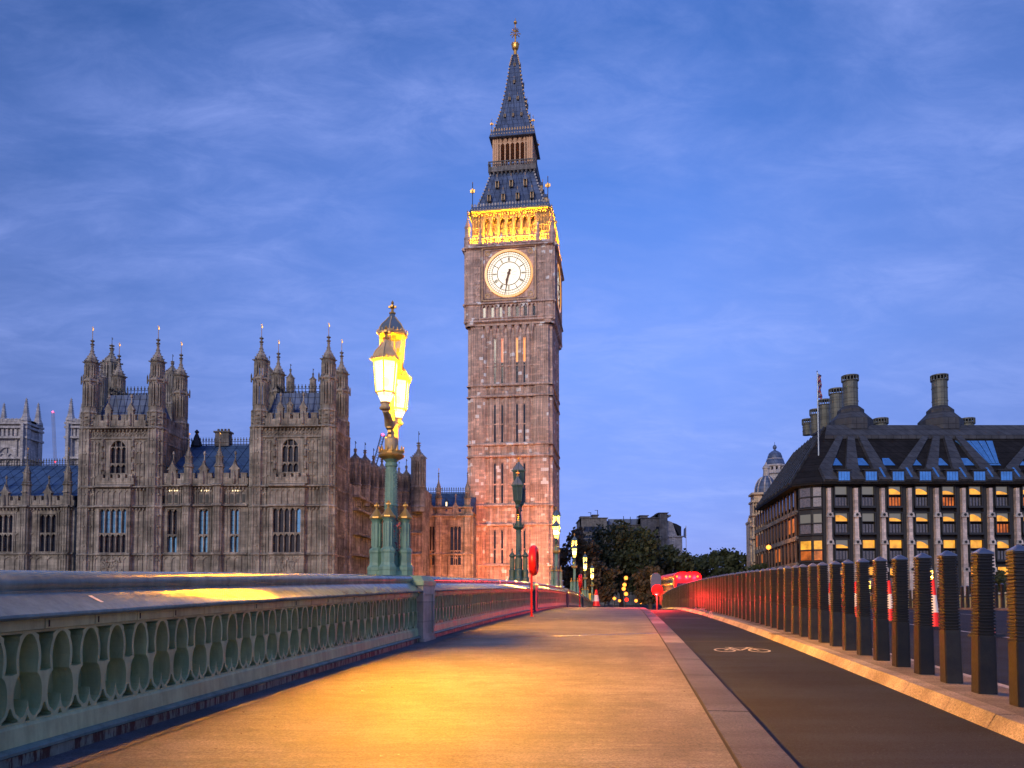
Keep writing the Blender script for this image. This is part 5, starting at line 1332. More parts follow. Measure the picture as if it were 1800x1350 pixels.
        # flying strut from pinnacle to belfry
BH = 5.95
m = MB(); bz0, bz1 = gz0, tz(371, -BH); gs = m_plain('floodlight_yellow_stone', (.66, .48, .22), .7, 0, .25, 3)  # yellow base puts the floodlights' colour into the belfry stone
m.box(-BH + .9, BH - .9, -BH + .9, BH - .9, bz0, bz1)
for k in range(4):
    m.M = rotz(k * math.pi / 2); n = 7; xa, xb = -4.2, 4.2; w = (xb - xa) / n
    for i in range(n + 1): x = xa + w * i; m.box(x - .20, x + .20, -BH, -BH + 1.0, bz0, bz1); m.box(x - .08, x + .08, -BH - .12, -BH, bz0, bz1)
    zt_ = tz(380, -BH)
    for i in range(n):
        a, b_2 = xa + w * i + .2, xa + w * (i + 1) - .2; c_ = (a + b_2) / 2; hw_ = (b_2 - a) / 2; N8 = 7
        arc = [(a + hw_ * (1 - math.cos(R(72) * j / N8)) * 1.45 if False else a + (c_ - a) * (1 - math.cos(R(90) * j / N8)), zt_ - 1.1 + 1.0 * math.sin(R(90) * j / N8)) for j in range(N8 + 1)]
        m.plate([(a, bz1), (a, zt_ - 1.1)] + arc[1:] + [(c_, bz1)], -BH + .05, -BH + .5); m.plate([(2 * c_ - x, z) for x, z in ([(a, bz1), (a, zt_ - 1.1)] + arc[1:] + [(c_, bz1)])][::-1], -BH + .05, -BH + .5)
        m.plate([(a - .15, zt_ - .2), (a, zt_ - .35), (c_, zt_ + .55), (b_2, zt_ - .35), (b_2 + .15, zt_ - .2), (c_, zt_ + .8)], -BH - .15, -BH + .05)
        for j in range(5): z_ = bz0 + (zt_ - bz0) * (j + .5) / 5; m.box(a, b_2, -BH + .82, -BH + .9, z_ - .05, z_ + .05)
    for s in (-1, 1):
        m.box(s * 5.15 - .8, s * 5.15 + .8, -BH, -BH + 1.6, bz0, bz1)
        for i in range(4): x = s * 5.15 - .7 + i * .466; m.box(x - .05, x + .05, -BH - .12, -BH, bz0, bz1)
        for py in (380, 395, 408): heads(m, s * 5.15 - .7, s * 5.15 + .7, tz(py), -BH, 3, .1, .4)
    ledge(m, -BH, BH, tz(372, -BH), -BH, .5, .5)
    for i in range(26): x = -BH + 2 * BH * (i + .5) / 26; m.lathe([(.05, tz(376)), (.22, tz(373)), (.18, tz(371))], 5, (x, -BH - .25))
    m.M = None
bel = m.build('belfry', gs, rt)
fl = m_emit('floodlight_lens', (1, .42, .012), 600)
for k in range(4):
    m = MB(); m.M = rotz(k * math.pi / 2)
    for i in range(7):
        x = -5.1 + 1.7 * i; m.box(x - .3, x + .3, -CH + .35, -CH + .55, gz0, gz0 + .12, 1); m.box(x - .80, x + .80, -CH + .33, -CH + .57, gz0 + .121, gz0 + .15, 0)
    m.build('floodlight', [fl, M['iron']], rt)
# lower roof
def frustum(mb, h0, z0_, h1, z1_, mi=0):
    mb.add([(-h0, -h0, z0_), (h0, -h0, z0_), (h0, h0, z0_), (-h0, h0, z0_), (-h1, -h1, z1_), (h1, -h1, z1_), (h1, h1, z1_), (-h1, h1, z1_)], [(0, 1, 5, 4), (1, 2, 6, 5), (2, 3, 7, 6), (3, 0, 4, 7), (0, 3, 2, 1), (4, 5, 6, 7)], mi)
ea, eb = tz(369, -6.3), tz(358, -6.3); r = MB()
frustum(r, 6.45, ea, 6.05, eb)
R0, R1, R2_ = 5.45, 4.3, 3.35; ra, rb, rc = eb - .3, tz(330, -4.8), tz(299, -3.9)
frustum(r, R0, ra, R1, rb); frustum(r, R1, rb, R2_, rc)
for k in range(4):
    r.M = rotz(k * math.pi / 2)
    for i in range(11):
        f = -1 + 2 * i / 10; r.tube([(f * R0, -R0, ra), (f * R1, -R1, rb), (f * R2_, -R2_, rc)], .07, 4)
    r.M = None
c = r; c.mi = 1
for k in range(4):
    c.M = rotz(k * math.pi / 2); n = 26
    for i in range(n + 1):
        x = -6.0 + 12.0 * i / n; c.box(x - .07, x + .07, -6.12, -6.0, eb, eb + .45); c.box(x - .16, x + .16, -6.1, -6.02, eb + .18, eb + .30)
        c.box(x - .09, x + .09, -6.33 , -6.2, (ea + eb) / 2 - .06, (ea + eb) / 2 + .1)
    # crockets on the hips
    for i in range(12): t = i / 12; q = R0 + (R1 - R0) * min(1, t * 2) + (R2_ - R1) * max(0, t * 2 - 1); z = ra + (rb - ra) * min(1, t * 2) + (rc - rb) * max(0, t * 2 - 1); c.box(-q - .16, -q + .08, -q - .16, -q + .08, z, z + .28)
    c.M = None
c.build('lower_roof', [M['lead'], M['stone_light']], rt)
def rodp(parent, x, y, z, h, s=1):
    t = MB(); t.tube([(0, 0, 0), (0, 0, h)], .06 * s, 5, 0); t.lathe([(.12 * s, 0), (.12 * s, h * .25), (.03, h * .3)], 6)
    t.box(-.38 * s, .38 * s, -.05, .05, h * .68, h * .78, 1); t.box(-.05, .05, -.38 * s, .38 * s, h * .68, h * .78, 1); t.lathe([(.02, h * .62), (.16 * s, h * .66), (.16 * s, h * .8), (.02, h * .84)], 6, mi=1); t.lathe([(.02, h), (.1 * s, h + .1), (.02, h + .25)], 6, mi=1)
    return t.build('gilt_rod', [M['iron'], M['gold']], parent, loc=(x, y, z))
for sx in (-1, 1):
    for sy in (-1, 1): rodp(rt, sx * 5.95, sy * 5.95, ea + .3, tz(318) - ea)
def dormer(parent, k, x, z, yb, s=1.0, mat=None):
    d = MB(); d.M = rotz(k * math.pi / 2)
    d.box(x - .27 * s, x - .17 * s, yb - .55 * s, yb + .9, z, z + 1.0 * s, 1); d.box(x + .17 * s, x + .27 * s, yb - .55 * s, yb + .9, z, z + 1.0 * s, 1); d.box(x - .17 * s, x + .17 * s, yb - .3, yb + .9, z, z + 1.0 * s, 2)
    d.add([(x - .36 * s, yb - .6 * s, z + .95 * s), (x + .36 * s, yb - .6 * s, z + .95 * s), (x, yb - .6 * s, z + 1.65 * s), (x - .36 * s, yb + 1.6, z + .95 * s), (x + .36 * s, yb + 1.6, z + .95 * s), (x, yb + 1.6, z + 1.65 * s)], [(0, 1, 2), (3, 5, 4), (0, 2, 5, 3), (1, 4, 5, 2)], 0)
    d.tube([(x, yb - .55 * s, z + 1.6 * s), (x, yb - .55 * s, z + 2.1 * s)], .05 * s, 4, 1)
    d.build('dormer', [M['lead'], M['gilt_and_glow'], M['iron']], parent)
for k in (0, 1):
    zd = tz(354, -5.0); 
    for i in range(4): dormer(rt, k, -3.4 + 2.27 * i, zd, -5.15, .95)
    zd = tz(330, -4.3)
    for i in range(3): dormer(rt, k, -2.25 + 2.25 * i, zd, -4.2, 1.0)
# lantern stage
m = MB(); la, lb = tz(299, -3.9), tz(290, -3.9); LH = 3.25
m.box(-3.85, 3.85, -3.85, 3.85, la, lb)
for k in range(4):
    m.M = rotz(k * math.pi / 2); 
    for i in range(23): x = -3.8 + 7.6 * i / 22; m.box(x - .06, x + .06, -3.82, -3.72, lb, lb + .8); m.box(x - .14, x + .14, -3.8, -3.74, lb + .3, lb + .42)
    m.box(-3.85, 3.85, -3.85, -3.7, lb + .75, lb + .88)
    for i in range(12): x = -3.6 + 7.2 * i / 11; m.lathe([(.04, la - .5), (.22, la - .1), (.22, la)], 5, (x, -3.6))
    m.M = None
m.build('balcony', M['stone_grey'], rt)
m = MB(); lt_ = tz(241, -LH); lw = m_plain('lantern_timber_glow', (.78, .46, .25), .6, 0, .2)  # orange-tan base carries the lantern's warm glow in the timber colour
m.box(-2.9, 2.9, -2.9, 2.9, lt_ - .5, lt_); m.box(-2.9, 2.9, -2.9, 2.9, lb, lb + .3)
for k in range(4):
    m.M = rotz(k * math.pi / 2)
    for i in range(6): x = -2.0 + 4.0 * i / 5; m.box(x - .10, x + .10, -LH, -LH + .35, lb, lt_)
    for s in (-1, 1):
        for q in (3.1, 2.75, 2.4): m.box(s * q - .12, s * q + .12, -LH, -LH + .3, lb, lt_)
        m.box(s * 2.75 - .42, s * 2.75 + .42, -LH + .1, -LH + .25, lb, lt_)
    heads(m, -2.0, 2.0, lt_ - .9, -LH + .1, 5, .12, .6); m.box(-3.1, 3.1, -LH + .05, -LH + .2, lt_ - .95, lt_ - .75)
    for i in range(10): x = -2.0 + 4.0 * (i + .5) / 10; m.box(x - .05, x + .05, -LH + .05, -LH + .15, lt_ - .9, lt_)
    m.M = None
m.build('lantern', lw, rt)
m = MB(); m.lathe([(.2, lb + 2.8), (.45, lb + 2.4), (.6, lb + 1.6), (.9, lb + 1.0), (.95, lb + .8)], 14); m.build('bell', M['iron'], rt)
# spire
sp_ = MB(); sa, sb = tz(239, -3.6), tz(228, -3.6)
frustum(sp_, 3.75, sa, 3.45, sb)
prof = [(3.05, tz(230, -3)), (2.1, tz(195, -2.4)), (1.3, tz(155, -1.3)), (.75, tz(122, 0)), (.32, tz(99, 0))]
for (h0, z0_), (h1, z1_) in zip(prof[:-1], prof[1:]): frustum(sp_, h0, z0_, h1, z1_)
for k in range(4):
    sp_.M = rotz(k * math.pi / 2)
    for i in range(9): f = -1 + 2 * i / 8; sp_.tube([(f * h, -h, z) for h, z in prof], .05, 4)
    sp_.M = None
c = sp_; c.mi = 1
for k in range(4):
    c.M = rotz(k * math.pi / 2)
    for i in range(17): x = -3.4 + 6.8 * i / 16; c.box(x - .06, x + .06, -3.5, -3.4, sb, sb + .45); c.box(x - .13, x + .13, -3.5, -3.44, sb + .15, sb + .25); c.box(x - .07, x + .07, -3.66, -3.56, (sa + sb) / 2 - .08, (sa + sb) / 2 + .08)
    for (h0, z0_), (h1, z1_) in zip(prof[:-1], prof[1:]):
        for i in range(6): t = i / 6; q = h0 + (h1 - h0) * t; z = z0_ + (z1_ - z0_) * t; c.box(-q - .17, -q + .02, -q - .17, -q + .02, z, z + .22)
    c.M = None
c.build('spire', [M['lead'], M['gilt_and_glow']], rt)
for k in (0, 1):
    for py, n, yb in ((206, 3, -2.45), (177, 2, -1.85), (148, 1, -1.25), (118, 1, -.7)):
        for i in range(n): dormer(rt, k, (i - (n - 1) / 2) * 1.35, tz(py, yb), yb + .1, .55)
for sx in (-1, 1):
    for sy in (-1, 1): rodp(rt, sx * 3.35, sy * 3.35, sb - .3, tz(184) - sb, .7)
f = MB(); z_ = lambda py: tz(py, 0)
f.lathe([(.30, z_(99)), (.26, z_(90)), (.45, z_(88)), (.55, z_(86)), (.6, z_(83)), (.62, z_(79)), (.3, z_(78)), (.12, z_(77)), (.1, z_(66)), (.2, z_(63)), (.08, z_(60)), (.08, z_(44)), (.28, z_(42)), (.28, z_(40)), (.06, z_(37)), (.03, z_(33))], 10)
for i in range(8):
    a = i * math.pi / 4; f.tube([(0, 0, z_(66)), (.45 * math.cos(a), .45 * math.sin(a), z_(60)), (.85 * math.cos(a), .85 * math.sin(a), z_(62))], [.05, .05, .1], 5); f.tube([(0, 0, z_(58)), (.5 * math.cos(a), .5 * math.sin(a), z_(53))], [.05, .08], 5)
    f.tube([(.6 * math.cos(a), .6 * math.sin(a), z_(80)), (.66 * math.cos(a), .66 * math.sin(a), z_(77))], [.08, .03], 4)
f.build('finial', M['gold'], rt)
# street-level floodlights washing the foot of the tower and the wing
def flood(px, Y, aim, e, size, lab, col=(1, .25, .08)):
    w = at(px, 1060, Y); r_ = empty('ground_floodlight', (w.x, Y, GZ)); d = (Vector(aim) - Vector((w.x, Y, GZ + .5))).normalized()
    b = MB(); b.box(-.3, .3, -.18, .18, .12, .5); b.box(-.34, .34, -.05, .05, 0, .35); b.build('housing', M['iron'], r_)
    b = MB(); b.box(-.26, .26, .181, .2, .16, .46); b.build('lens', m_emit('flood_lens_' + str(px), col, 8), r_)
    plight('flood_beam', (w.x, Y + .5, GZ + .7), e, col, .3, None, size, aim); tag(r_, lab, 'floodlight')
flood(880, 98, (c0.x, c0.y, 4), 16000, 95, 'ground floodlight at the foot of the clock tower')
flood(800, 97, (at(790, 960, 114).x, 114, 4), 7000, 95, 'ground floodlight in front of the wing beside the tower')
# ================================================================= ABBEY
def church():
    Y = 235.0; rt = empty('abbey_church', (at(60, 900, Y).x, Y, GZ), 0); tag(rt, 'pale twin-towered abbey church far behind the palace roof on the left', 'church')
    Fm = Frame(rt.location, 0); Fm.ref = 40
    for cpx, hw in ((13, 31), (154, 31)):
        T = empty('tower', (0, 0, 0)); T.parent = rt; m = MB(); z = lambda py: Fm.z(py)
        xc = Fm.x(cpx, 800); w = Fm.x(cpx + hw, 800) - xc
        D_ = w * 1.1; m.box(xc - w, xc + w, 0, D_, -1, z(742))
        for s in (-1, 1):
            for y0 in (0, D_):
                m.box(xc + s * w - 1.0, xc + s * w + 1.0, y0 - 1.0, y0 + 1.0, -1, z(738))
        for py in (752, 770, 806, 745): m.box(xc - w - 1.3, xc + w + 1.3, -1.3, D_ + 1.3, z(py) - .3, z(py) + .35)
        n = 7
        for i in range(n): x = xc - w + 1.5 + (2 * w - 3) * i / (n - 1); m.box(x - .35, x + .35, -.6, 0, z(770), z(752)); m.box(x - .8, x + .8, -.4, .4, z(742), z(738)); m.lathe([(.9, z(742)), (1.0, z(738)), (.2, z(735))], 8, (x, 0))
        for i in range(5): y = 1.5 + (D_ - 3) * i / 4; m.box(xc + w, xc + w + .6, y - .4, y + .4, z(830), z(756)); m.box(xc + w - .3, xc + w + .4, y - .8, y + .8, z(742), z(737))
        for s in (-1, 1): 
            m.box(xc + s * w - .4, xc + s * w + .4, -1.9, -1.4, z(840), z(746)); m.box(xc + s * (w - 2.6) - .3, xc + s * (w - 2.6) + .3, -.5, 0, z(840), z(752))
        m.build('wall', M['stone_light'], T)
        f, p = gothic_window(xc - 2.6, xc + 2.6, z(820), z(787), -.4, 2, z(806), True, .6, False)
        wn = f.build('window', M['stone_light'], T); p.build('pane', M['glass'], wn)
        for s in (-1, 1):
            for y0 in (0, D_):
                t = MB(); t.lathe([(1.5, 0), (1.4, .8), (1.0, 1.7), (.95, 2.1), (.75, 2.3), (.08, 7.4)], 8)
                for j in range(9):
                    q = .78 - .075 * j; zz_ = 2.4 + j * .54
                    for a in range(4): t.box(q * math.cos(a * math.pi / 2 + .78) - .13, q * math.cos(a * math.pi / 2 + .78) + .13, q * math.sin(a * math.pi / 2 + .78) - .13, q * math.sin(a * math.pi / 2 + .78) + .13, zz_, zz_ + .24)
                t.build('pinnacle', M['stone_light'], T, loc=(xc + s * w, y0, z(738) - .5))
    s = MB(); x = Fm.x(105, 800); s.lathe([(1.8, Fm.z(830)), (.05, Fm.z(783))], 8, (x, 12)); s.build('spire', M['lead'], rt)
church()
# ================================================================= CRANES
def crane(px0, py0, px1, py1, Y, lab, h, col):
    a, b = at(px0, py0, Y), at(px1, py1, Y); rt = empty('tower_crane', (a.x, Y, GZ)); tag(rt, lab, 'crane')
    m = MB(); A = Vector((0, 0, 0)); Bt = b - Vector((a.x, Y, GZ)); A = a - Vector((a.x, Y, GZ)); A0 = Vector((0, 0, 0))
    w = h
    def truss(P, Q, w, n):
        d = (Q - P); s = Vector((1, 0, 0)) if abs(d.normalized().z) > .5 else Vector((0, 0, 1)); s = (s - d.normalized() * s.dot(d.normalized())).normalized(); t = d.normalized().cross(s)
        cs = [(s + t) * w / 2, (s - t) * w / 2, (-s - t) * w / 2, (t - s) * w / 2]
        for c in cs: m.tube([P + c, Q + c], w * .07, 4)
        for i in range(n):
            for j in range(4): m.tube([P + d * i / n + cs[j], P + d * (i + 1) / n + cs[(j + 1) % 4]], w * .05, 3)
    truss(A0, A, w, 24); m.build('mast', col, rt)
    m.v = []; m.f = []; m.m = []; truss(A, Bt, w * .8, 14); m.build('jib', col, rt)
    l = MB(); l.lathe([(.05, -w * .35), (w * .42, 0), (.05, w * .35)], 10); l.build('warning_light', m_emit('crane_light' + str(px0), (1, .05, .12), 9), rt, loc=Bt)
    if py0 > py1 + 60: l.build('warning_light', m_emit('crane_lightb' + str(px0), (1, .05, .08), 5), rt, loc=A)
crane(97, 812, 93, 724, 330, 'thin pale crane with a red light between the abbey towers', 1.1, m_plain('crane_pale', (.35, .33, .36), .5))
crane(655, 830, 673, 764, 300, 'dark slanting crane with a pink light behind the nearest lamp', 1.6, M['iron'])
# ================================================================= BRONZE OFFICE BUILDING
def office():
    Y = 120.0; cor = at(1447, 900, Y); rt = empty('office_building', (cor.x, Y, GZ), 0); tag(rt, 'dark bronze-roofed office block with tall chimneys and lit windows on the right', 'office building')
    Fm = Frame(rt.location, 0); Fm.ref = 1600; X = lambda px: Fm.x(px, 900); z = lambda py: Fm.z(py)
    bay = (X(1693) - X(1504)) / 4; x0 = X(1447); NB = 13; x1 = x0 + bay * NB + .8; fl = z(855) - z(902)
    # core and side wall (side runs along the street)
    sd = Vector((math.sin(TH), math.cos(TH), 0)); cx0 = X(1414); cy0 = 2.6; SL = 33
    ex, ey = cx0 + sd.x * SL, cy0 + sd.y * SL
    m = MB(); m.prism([(x0 - .2, 1.0), (x1, 1.0), (x1, 34), (ex + .9, ey), (cx0 + .9, cy0 + .8)], -.2, z(844)); m.build('wall', M['bronze_plain'], rt)
    mats = [M['glass'], M['warm_lit'], M['warm_dim'], m_emit('pale_ceiling', (.55, .5, .45), .28)]
    glassgrey = m_plain('grey_office_glass', (.20, .20, .23), .2, .2, .3)
    for i in range(NB):                                             # bay windows by floor
        xc = x0 + bay * (i + .75) - .15 if False else X(1480) + bay * i
        for f in range(5):
            zt = z(855) - fl * f; hw = bay * .23 + .02 * f; random.seed(i * 7 + f)
            w = MB()
            w.box(xc - hw - .18, xc - hw, .05, 1.0, zt - fl * .80, zt + .1); w.box(xc + hw, xc + hw + .18, .05, 1.0, zt - fl * .80, zt + .1)
            w.box(xc - hw - .18, xc + hw + .18, 0, 1.0, zt - fl * .30 - .10, zt - fl * .30); w.box(xc - hw - .18, xc + hw + .18, .0, 1.0, zt - fl * .80, zt - fl * .72); w.box(xc - hw - .18, xc + hw + .18, .0, 1.0, zt, zt + .12)
            for q in (-.33, 0, .33): w.box(xc + q * hw * 1.5 - .03, xc + q * hw * 1.5 + .03, .12, .3, zt - fl * .72, zt - fl * .40)
            wo = w.build('window', M['bronze_plain'], rt)
            lit = f >= 1 and not (f == 1 and i in (1,)) or (f == 0 and i >= 2); 
            p = MB(); p.quad((xc - hw, .5, zt - fl * .72), (xc + hw, .5, zt - fl * .72), (xc + hw, .5, zt - fl * .40), (xc - hw, .5, zt - fl * .40), 2 if (f == 0 and i == 4) or random.random() < .12 else 0)
            # vaulted lit ceiling seen through the upper light
            zb_, ztp = zt - fl * .30, zt; n = 8
            ap = [(xc - hw + 2 * hw * j / n, zb_ + (ztp - zb_) * (.35 + .55 * math.sin(math.pi * min(1, .25 + .75 * j / n)))) for j in range(n + 1)] if lit else None
            full = f >= 2 and random.random() < .5
            if lit and not full:
                k = random.uniform(.5, 1.0); ap = [(a, zb_ + (b - zb_) * k) for a, b in ap]
                p.add([(a, .5, b) for a, b in ap] + [(a, .5, zb_) for a, _ in ap], [(j, j + 1, n + 2 + j, n + 1 + j) for j in range(n)], 1)
                p.add([(a, .5, b) for a, b in ap] + [(a, .5, ztp) for a, _ in ap], [(j, j + 1, n + 2 + j, n + 1 + j) for j in range(n)], 3 if f != 0 else 3)
            else: p.quad((xc - hw, .5, zb_), (xc + hw, .5, zb_), (xc + hw, .5, ztp), (xc - hw, .5, ztp), 1 if lit else 3)
            p.build('pane', [glassgrey] + mats[1:], wo)
    for i in range(NB + 1):                                          # stone piers between bays with cast joints
        xp = X(1457.3) + bay * i; m = MB(); m.box(xp - .36, xp + .36, -.35, .4, -.2, z(990)); m.box(xp - .34, xp + .34, -.32, .4, z(990), z(945)); m.box(xp - .31, xp + .31, -.29, .4, z(945), z(905)); m.box(xp - .27, xp + .27, -.25, .4, z(905), z(858))
        m.build('stone_pier', M['stone_pink'], rt)
        for py in (905, 953, 1001):
            m = MB(); zz_ = z(py); m.plate([(xp - .60, zz_ - .38), (xp + .60, zz_ - .38), (xp + .42, zz_ + .34), (xp - .42, zz_ + .34)], -.50, -.2); m.lathe([(.22, -.05), (.22, .0)], 10, mi=1); m.v = m.v[:-20] + [(xp + a, -.5 + c_, zz_ + b) for a, b, c_ in m.v[-20:]]; m.build('pier_joint', [M['stone_light'], M['iron']], rt)
        for s in (-1, 1): d = MB(); d.box(xp + s * .62 - .22, xp + s * .62 + .22, .3, 1.0, -.2, z(856)); d.build('duct', M['bronze_plain'], rt)
    # corner bay
    for f in range(4):
        zt = z(855) - fl * f
        for (ax, ay), (bx, by) in (((X(1447), .3), (X(1431), .9)), ((X(1431), .9), (cx0, cy0))):
            p = MB(); t0, t1 = .12, .88; q = lambda t, zz_: (ax + (bx - ax) * t, ay + (by - ay) * t, zz_)
            p.quad(q(t0, zt - fl * .34), q(t1, zt - fl * .34), q(t1, zt - fl * .02), q(t0, zt - fl * .02), 1 if f == 2 else 3 if f == 1 else 0); p.quad(q(t0, zt - fl * .74), q(t1, zt - fl * .74), q(t1, zt - fl * .40), q(t0, zt - fl * .40), 2 if f in (2,) else 0)
            p.v = [(a, b - .12, c_) for a, b, c_ in p.v]; p.build('corner_window', [glassgrey, M['warm_lit'], M['warm_dim'], mats[3]], rt)
        m = MB()
        for zz_ in (zt - fl * .37, zt - fl * .8): m.tube([(X(1447), .2, zz_), (X(1431), .7, zz_), (cx0, cy0 - .1, zz_)], .12, 5)
        m.build('corner_rail', M['bronze_plain'], rt)
    m = MB(); m.prism([(X(1447), .5), (x0 + 1, 1.4), (cx0 + 1.2, cy0 + 1.4), (cx0 + .1, cy0 + .1), (X(1431), 1.05)], -.2, z(846)); m.build('corner_core', M['bronze_plain'], rt)
    # side facade: posts, stone bands, dark windows
    def side(t, out, zz_): n_ = Vector((-sd.y, sd.x, 0)); p = Vector((cx0, cy0, 0)) + sd * t + n_ * out; return (p.x, p.y, zz_)
    m = MB()
    for i in range(14):
        t = 1.5 + i * 2.95
        m.add([side(t - .16, 0, -.2), side(t + .16, 0, -.2), side(t + .16, .30, -.2), side(t - .16, .30, -.2), side(t - .16, 0, z(856)), side(t + .16, 0, z(856)), side(t + .16, .28, z(856)), side(t - .16, .28, z(856))], [(0, 1, 5, 4), (1, 2, 6, 5), (2, 3, 7, 6), (3, 0, 4, 7)])
    m.build('side_pier', M['side_pier'], rt)
    for f in range(1, 5):
        zz_ = z(855) - fl * f + .15; m = MB()
        for k in range(60): t = .4 + k * .66; m.add([side(t, .1, zz_), side(t + .42, .1, zz_), side(t + .42, .40, zz_), side(t, .40, zz_), side(t, .1, zz_ + .7), side(t + .42, .1, zz_ + .7), side(t + .42, .40, zz_ + .7), side(t, .40, zz_ + .7)], [(0, 1, 5, 4), (1, 2, 6, 5), (2, 3, 7, 6), (3, 0, 4, 7), (4, 5, 6, 7), (0, 3, 2, 1)])
        m.add([side(0, .0, zz_ + .25), side(SL, .0, zz_ + .25), side(SL, .36, zz_ + .25), side(0, .36, zz_ + .25), side(0, 0, zz_ + .5), side(SL, 0, zz_ + .5), side(SL, .36, zz_ + .5), side(0, .36, zz_ + .5)], [(0, 1, 5, 4), (1, 2, 6, 5), (2, 3, 7, 6), (3, 0, 4, 7), (4, 5, 6, 7), (0, 3, 2, 1)])
        m.build('side_balcony', M['stone_grey'], rt)
    for f in range(5):
        for i in range(13):
            t = 1.9 + i * 2.95; zz_ = z(855) - fl * f; p = MB(); p.quad(side(t, .08, zz_ - fl * .62), side(t + 2.2, .08, zz_ - fl * .62), side(t + 2.2, .08, zz_ - .3), side(t, .08, zz_ - .3), 0)
            random.seed(f * 31 + i); p.build('side_window', M['glass'] if random.random() > .08 else M['warm_dim'], rt)
    # roof: steep bronze slopes with raised ducts gathering into the chimneys
    ze, zr = z(848), Fm.z(752, 1600, 9.0); ry = 9.0
    r = MB(); nrm = Vector((-sd.y, sd.x, 0)); o_ = 1.1
    A = (x0 - .5, -.9, ze); A2 = (x1, -.9, ze); C1 = (cx0 - 1.1, cy0 - .3, ze); C2 = side(SL + 1, 1.2, ze)
    T1 = (X(1447) + 4.4, ry, zr); T2 = (x1, ry, zr); tt = Vector((T1[0], T1[1], 0)) + sd * (SL - 8); T3 = (tt.x, tt.y, zr)
    r.add([A, A2, T2, T1, C1, C2, T3, (x1, 34, zr), (x1, 40, ze)], [(0, 1, 2, 3), (4, 0, 3), (5, 4, 3, 6), (3, 2, 7, 6)])
    r.add([A, A2, C1, C2, (A[0], A[1], ze - .35), (A2[0], A2[1], ze - .35), (C1[0], C1[1], ze - .35), (C2[0], C2[1], ze - .35)], [(0, 1, 5, 4), (2, 0, 4, 6), (3, 2, 6, 7)])
    ro = r.build('roof', M['bronze_dark'], rt)
    def slope(x, t, out=.0):                                         # t 0 eave .. 1 ridge on the front slope
        return Vector((x, -.9 + (ry + .9) * t, ze + (zr - ze) * t)) + Vector((0, -(zr - ze), (ry + .9))).normalized() * out
    hubs = [X(1494) , X(1651), X(1651) + (X(1651) - X(1494))]
    hubs = [Fm.x(1494, 750, ry + 2), Fm.x(1651, 750, ry + 2), Fm.x(1850, 750, ry + 2)]
    for i in range(NB + 1):
        xp = X(1457.3) + bay * i; hub = hubs[0 if i < 3 else 1 if i < 7 else 2]; g_ = MB(); xe = hub + (xp - hub) * .22; w0, w1 = 1.08, .44
        P = [slope(xp - w0, .0, .02), slope(xp + w0, .0, .02), slope(xp + w0, .22, .02), slope(xe + w1, 1.0, .02), slope(xe - w1, 1.0, .02), slope(xp - w0, .22, .02)]
        Q = [slope(xp - w0 * .9, .0, .5), slope(xp + w0 * .9, .0, .5), slope(xp + w0 * .9, .22, .5), slope(xe + w1 * .9, 1.0, .5), slope(xe - w1 * .9, 1.0, .5), slope(xp - w0 * .9, .22, .5)]
        g_.add(P + Q, [(6, 7, 8, 11), (11, 8, 9, 10), (0, 1, 7, 6), (1, 2, 8, 7), (2, 3, 9, 8), (3, 4, 10, 9), (4, 5, 11, 10), (5, 0, 6, 11)]); g_.build('roof_duct', M['bronze'], ro)
        if i > 1:
            q = MB(); q.quad(slope(xp - .17, .03, .53), slope(xp + .17, .03, .53), slope(xp + .17, .20, .53), slope(xp - .17, .20, .53)); q.build('roof_slit', M['glass_blue'], ro)
    for i in range(NB):
        xc = X(1480) + bay * i
        q = MB(); q.box(xc - 1.02, xc + 1.02, -1.05, .6, z(849), z(829)); q.mi = 1
        for j in range(4): q.box(xc - .86 + j * .44, xc - .46 + j * .44, -1.08, -1.05, z(846), z(831))
        q.build('dormer_window', [M['bronze_plain'], M['glass_blue']], ro)
        q = MB(); q.quad(slope(xc - .95, .27, .18), slope(xc + .95, .27, .18), slope(xc + .55, .40, .18), slope(xc - .55, .40, .18)); q.build('skylight', M['glass_blue'], ro)
        q = MB(); q.box(xc - 1.3, xc + 1.3, -1.0, .0, z(828), z(826)); q.build('sill', M['bronze_plain'], ro)
    for k in range(11):
        t = 1.0 + k * 3.1; e = Vector(side(t, 1.0, ze)); tp = Vector((T1[0], T1[1], zr)) + sd * (t * (SL - 8) / SL); up = Vector((-.25, -.1, .45))
        g_ = MB(); a_ = sd * .55; b2_ = sd * .25; P = [e - a_, e + a_, tp + b2_, tp - b2_]; g_.add(P + [p_ + up for p_ in P], [(0, 1, 5, 4), (1, 2, 6, 5), (2, 3, 7, 6), (3, 0, 4, 7), (4, 5, 6, 7)]); g_.build('roof_duct', M['bronze'], ro)
    q = MB(); xa = X(1757)
    for j in range(5): a, b = -3.2 + j * 1.28, -3.2 + (j + 1) * 1.24; q.quad(slope(xa + a * .45, .30, .25), slope(xa + b * .45, .30, .25), slope(xa + b, .72, .25), slope(xa + a, .72, .25))
    q.build('big_skylight', M['glass_blue'], ro)
    m = MB(); m.prism([(A[0], A[1] + .1), (x1, A[1] + .1), (x1, 33), (C2[0] + .3, C2[1]), (C1[0] + .15, C1[1])], ze - .33, ze - .12); m.build('soffit', M['bronze_plain'], ro)
    m = MB(); m.box(T1[0], x1, ry - .2, ry + 6, zr - .1, zr + .25); m.build('ridge', M['bronze'], ro)
    q = MB(); P = [slope(T1[0] - 1.2, .80, .56), slope(x1, .80, .56), slope(x1, 1.0, .56), slope(T1[0], 1.0, .56)]; q.add(P + [p_ - Vector((0, 0, .6)) for p_ in P], [(0, 1, 2, 3), (0, 1, 5, 4), (1, 2, 6, 5), (2, 3, 7, 6), (3, 0, 4, 7)]); q.build('roof_band', M['bronze'], ro)
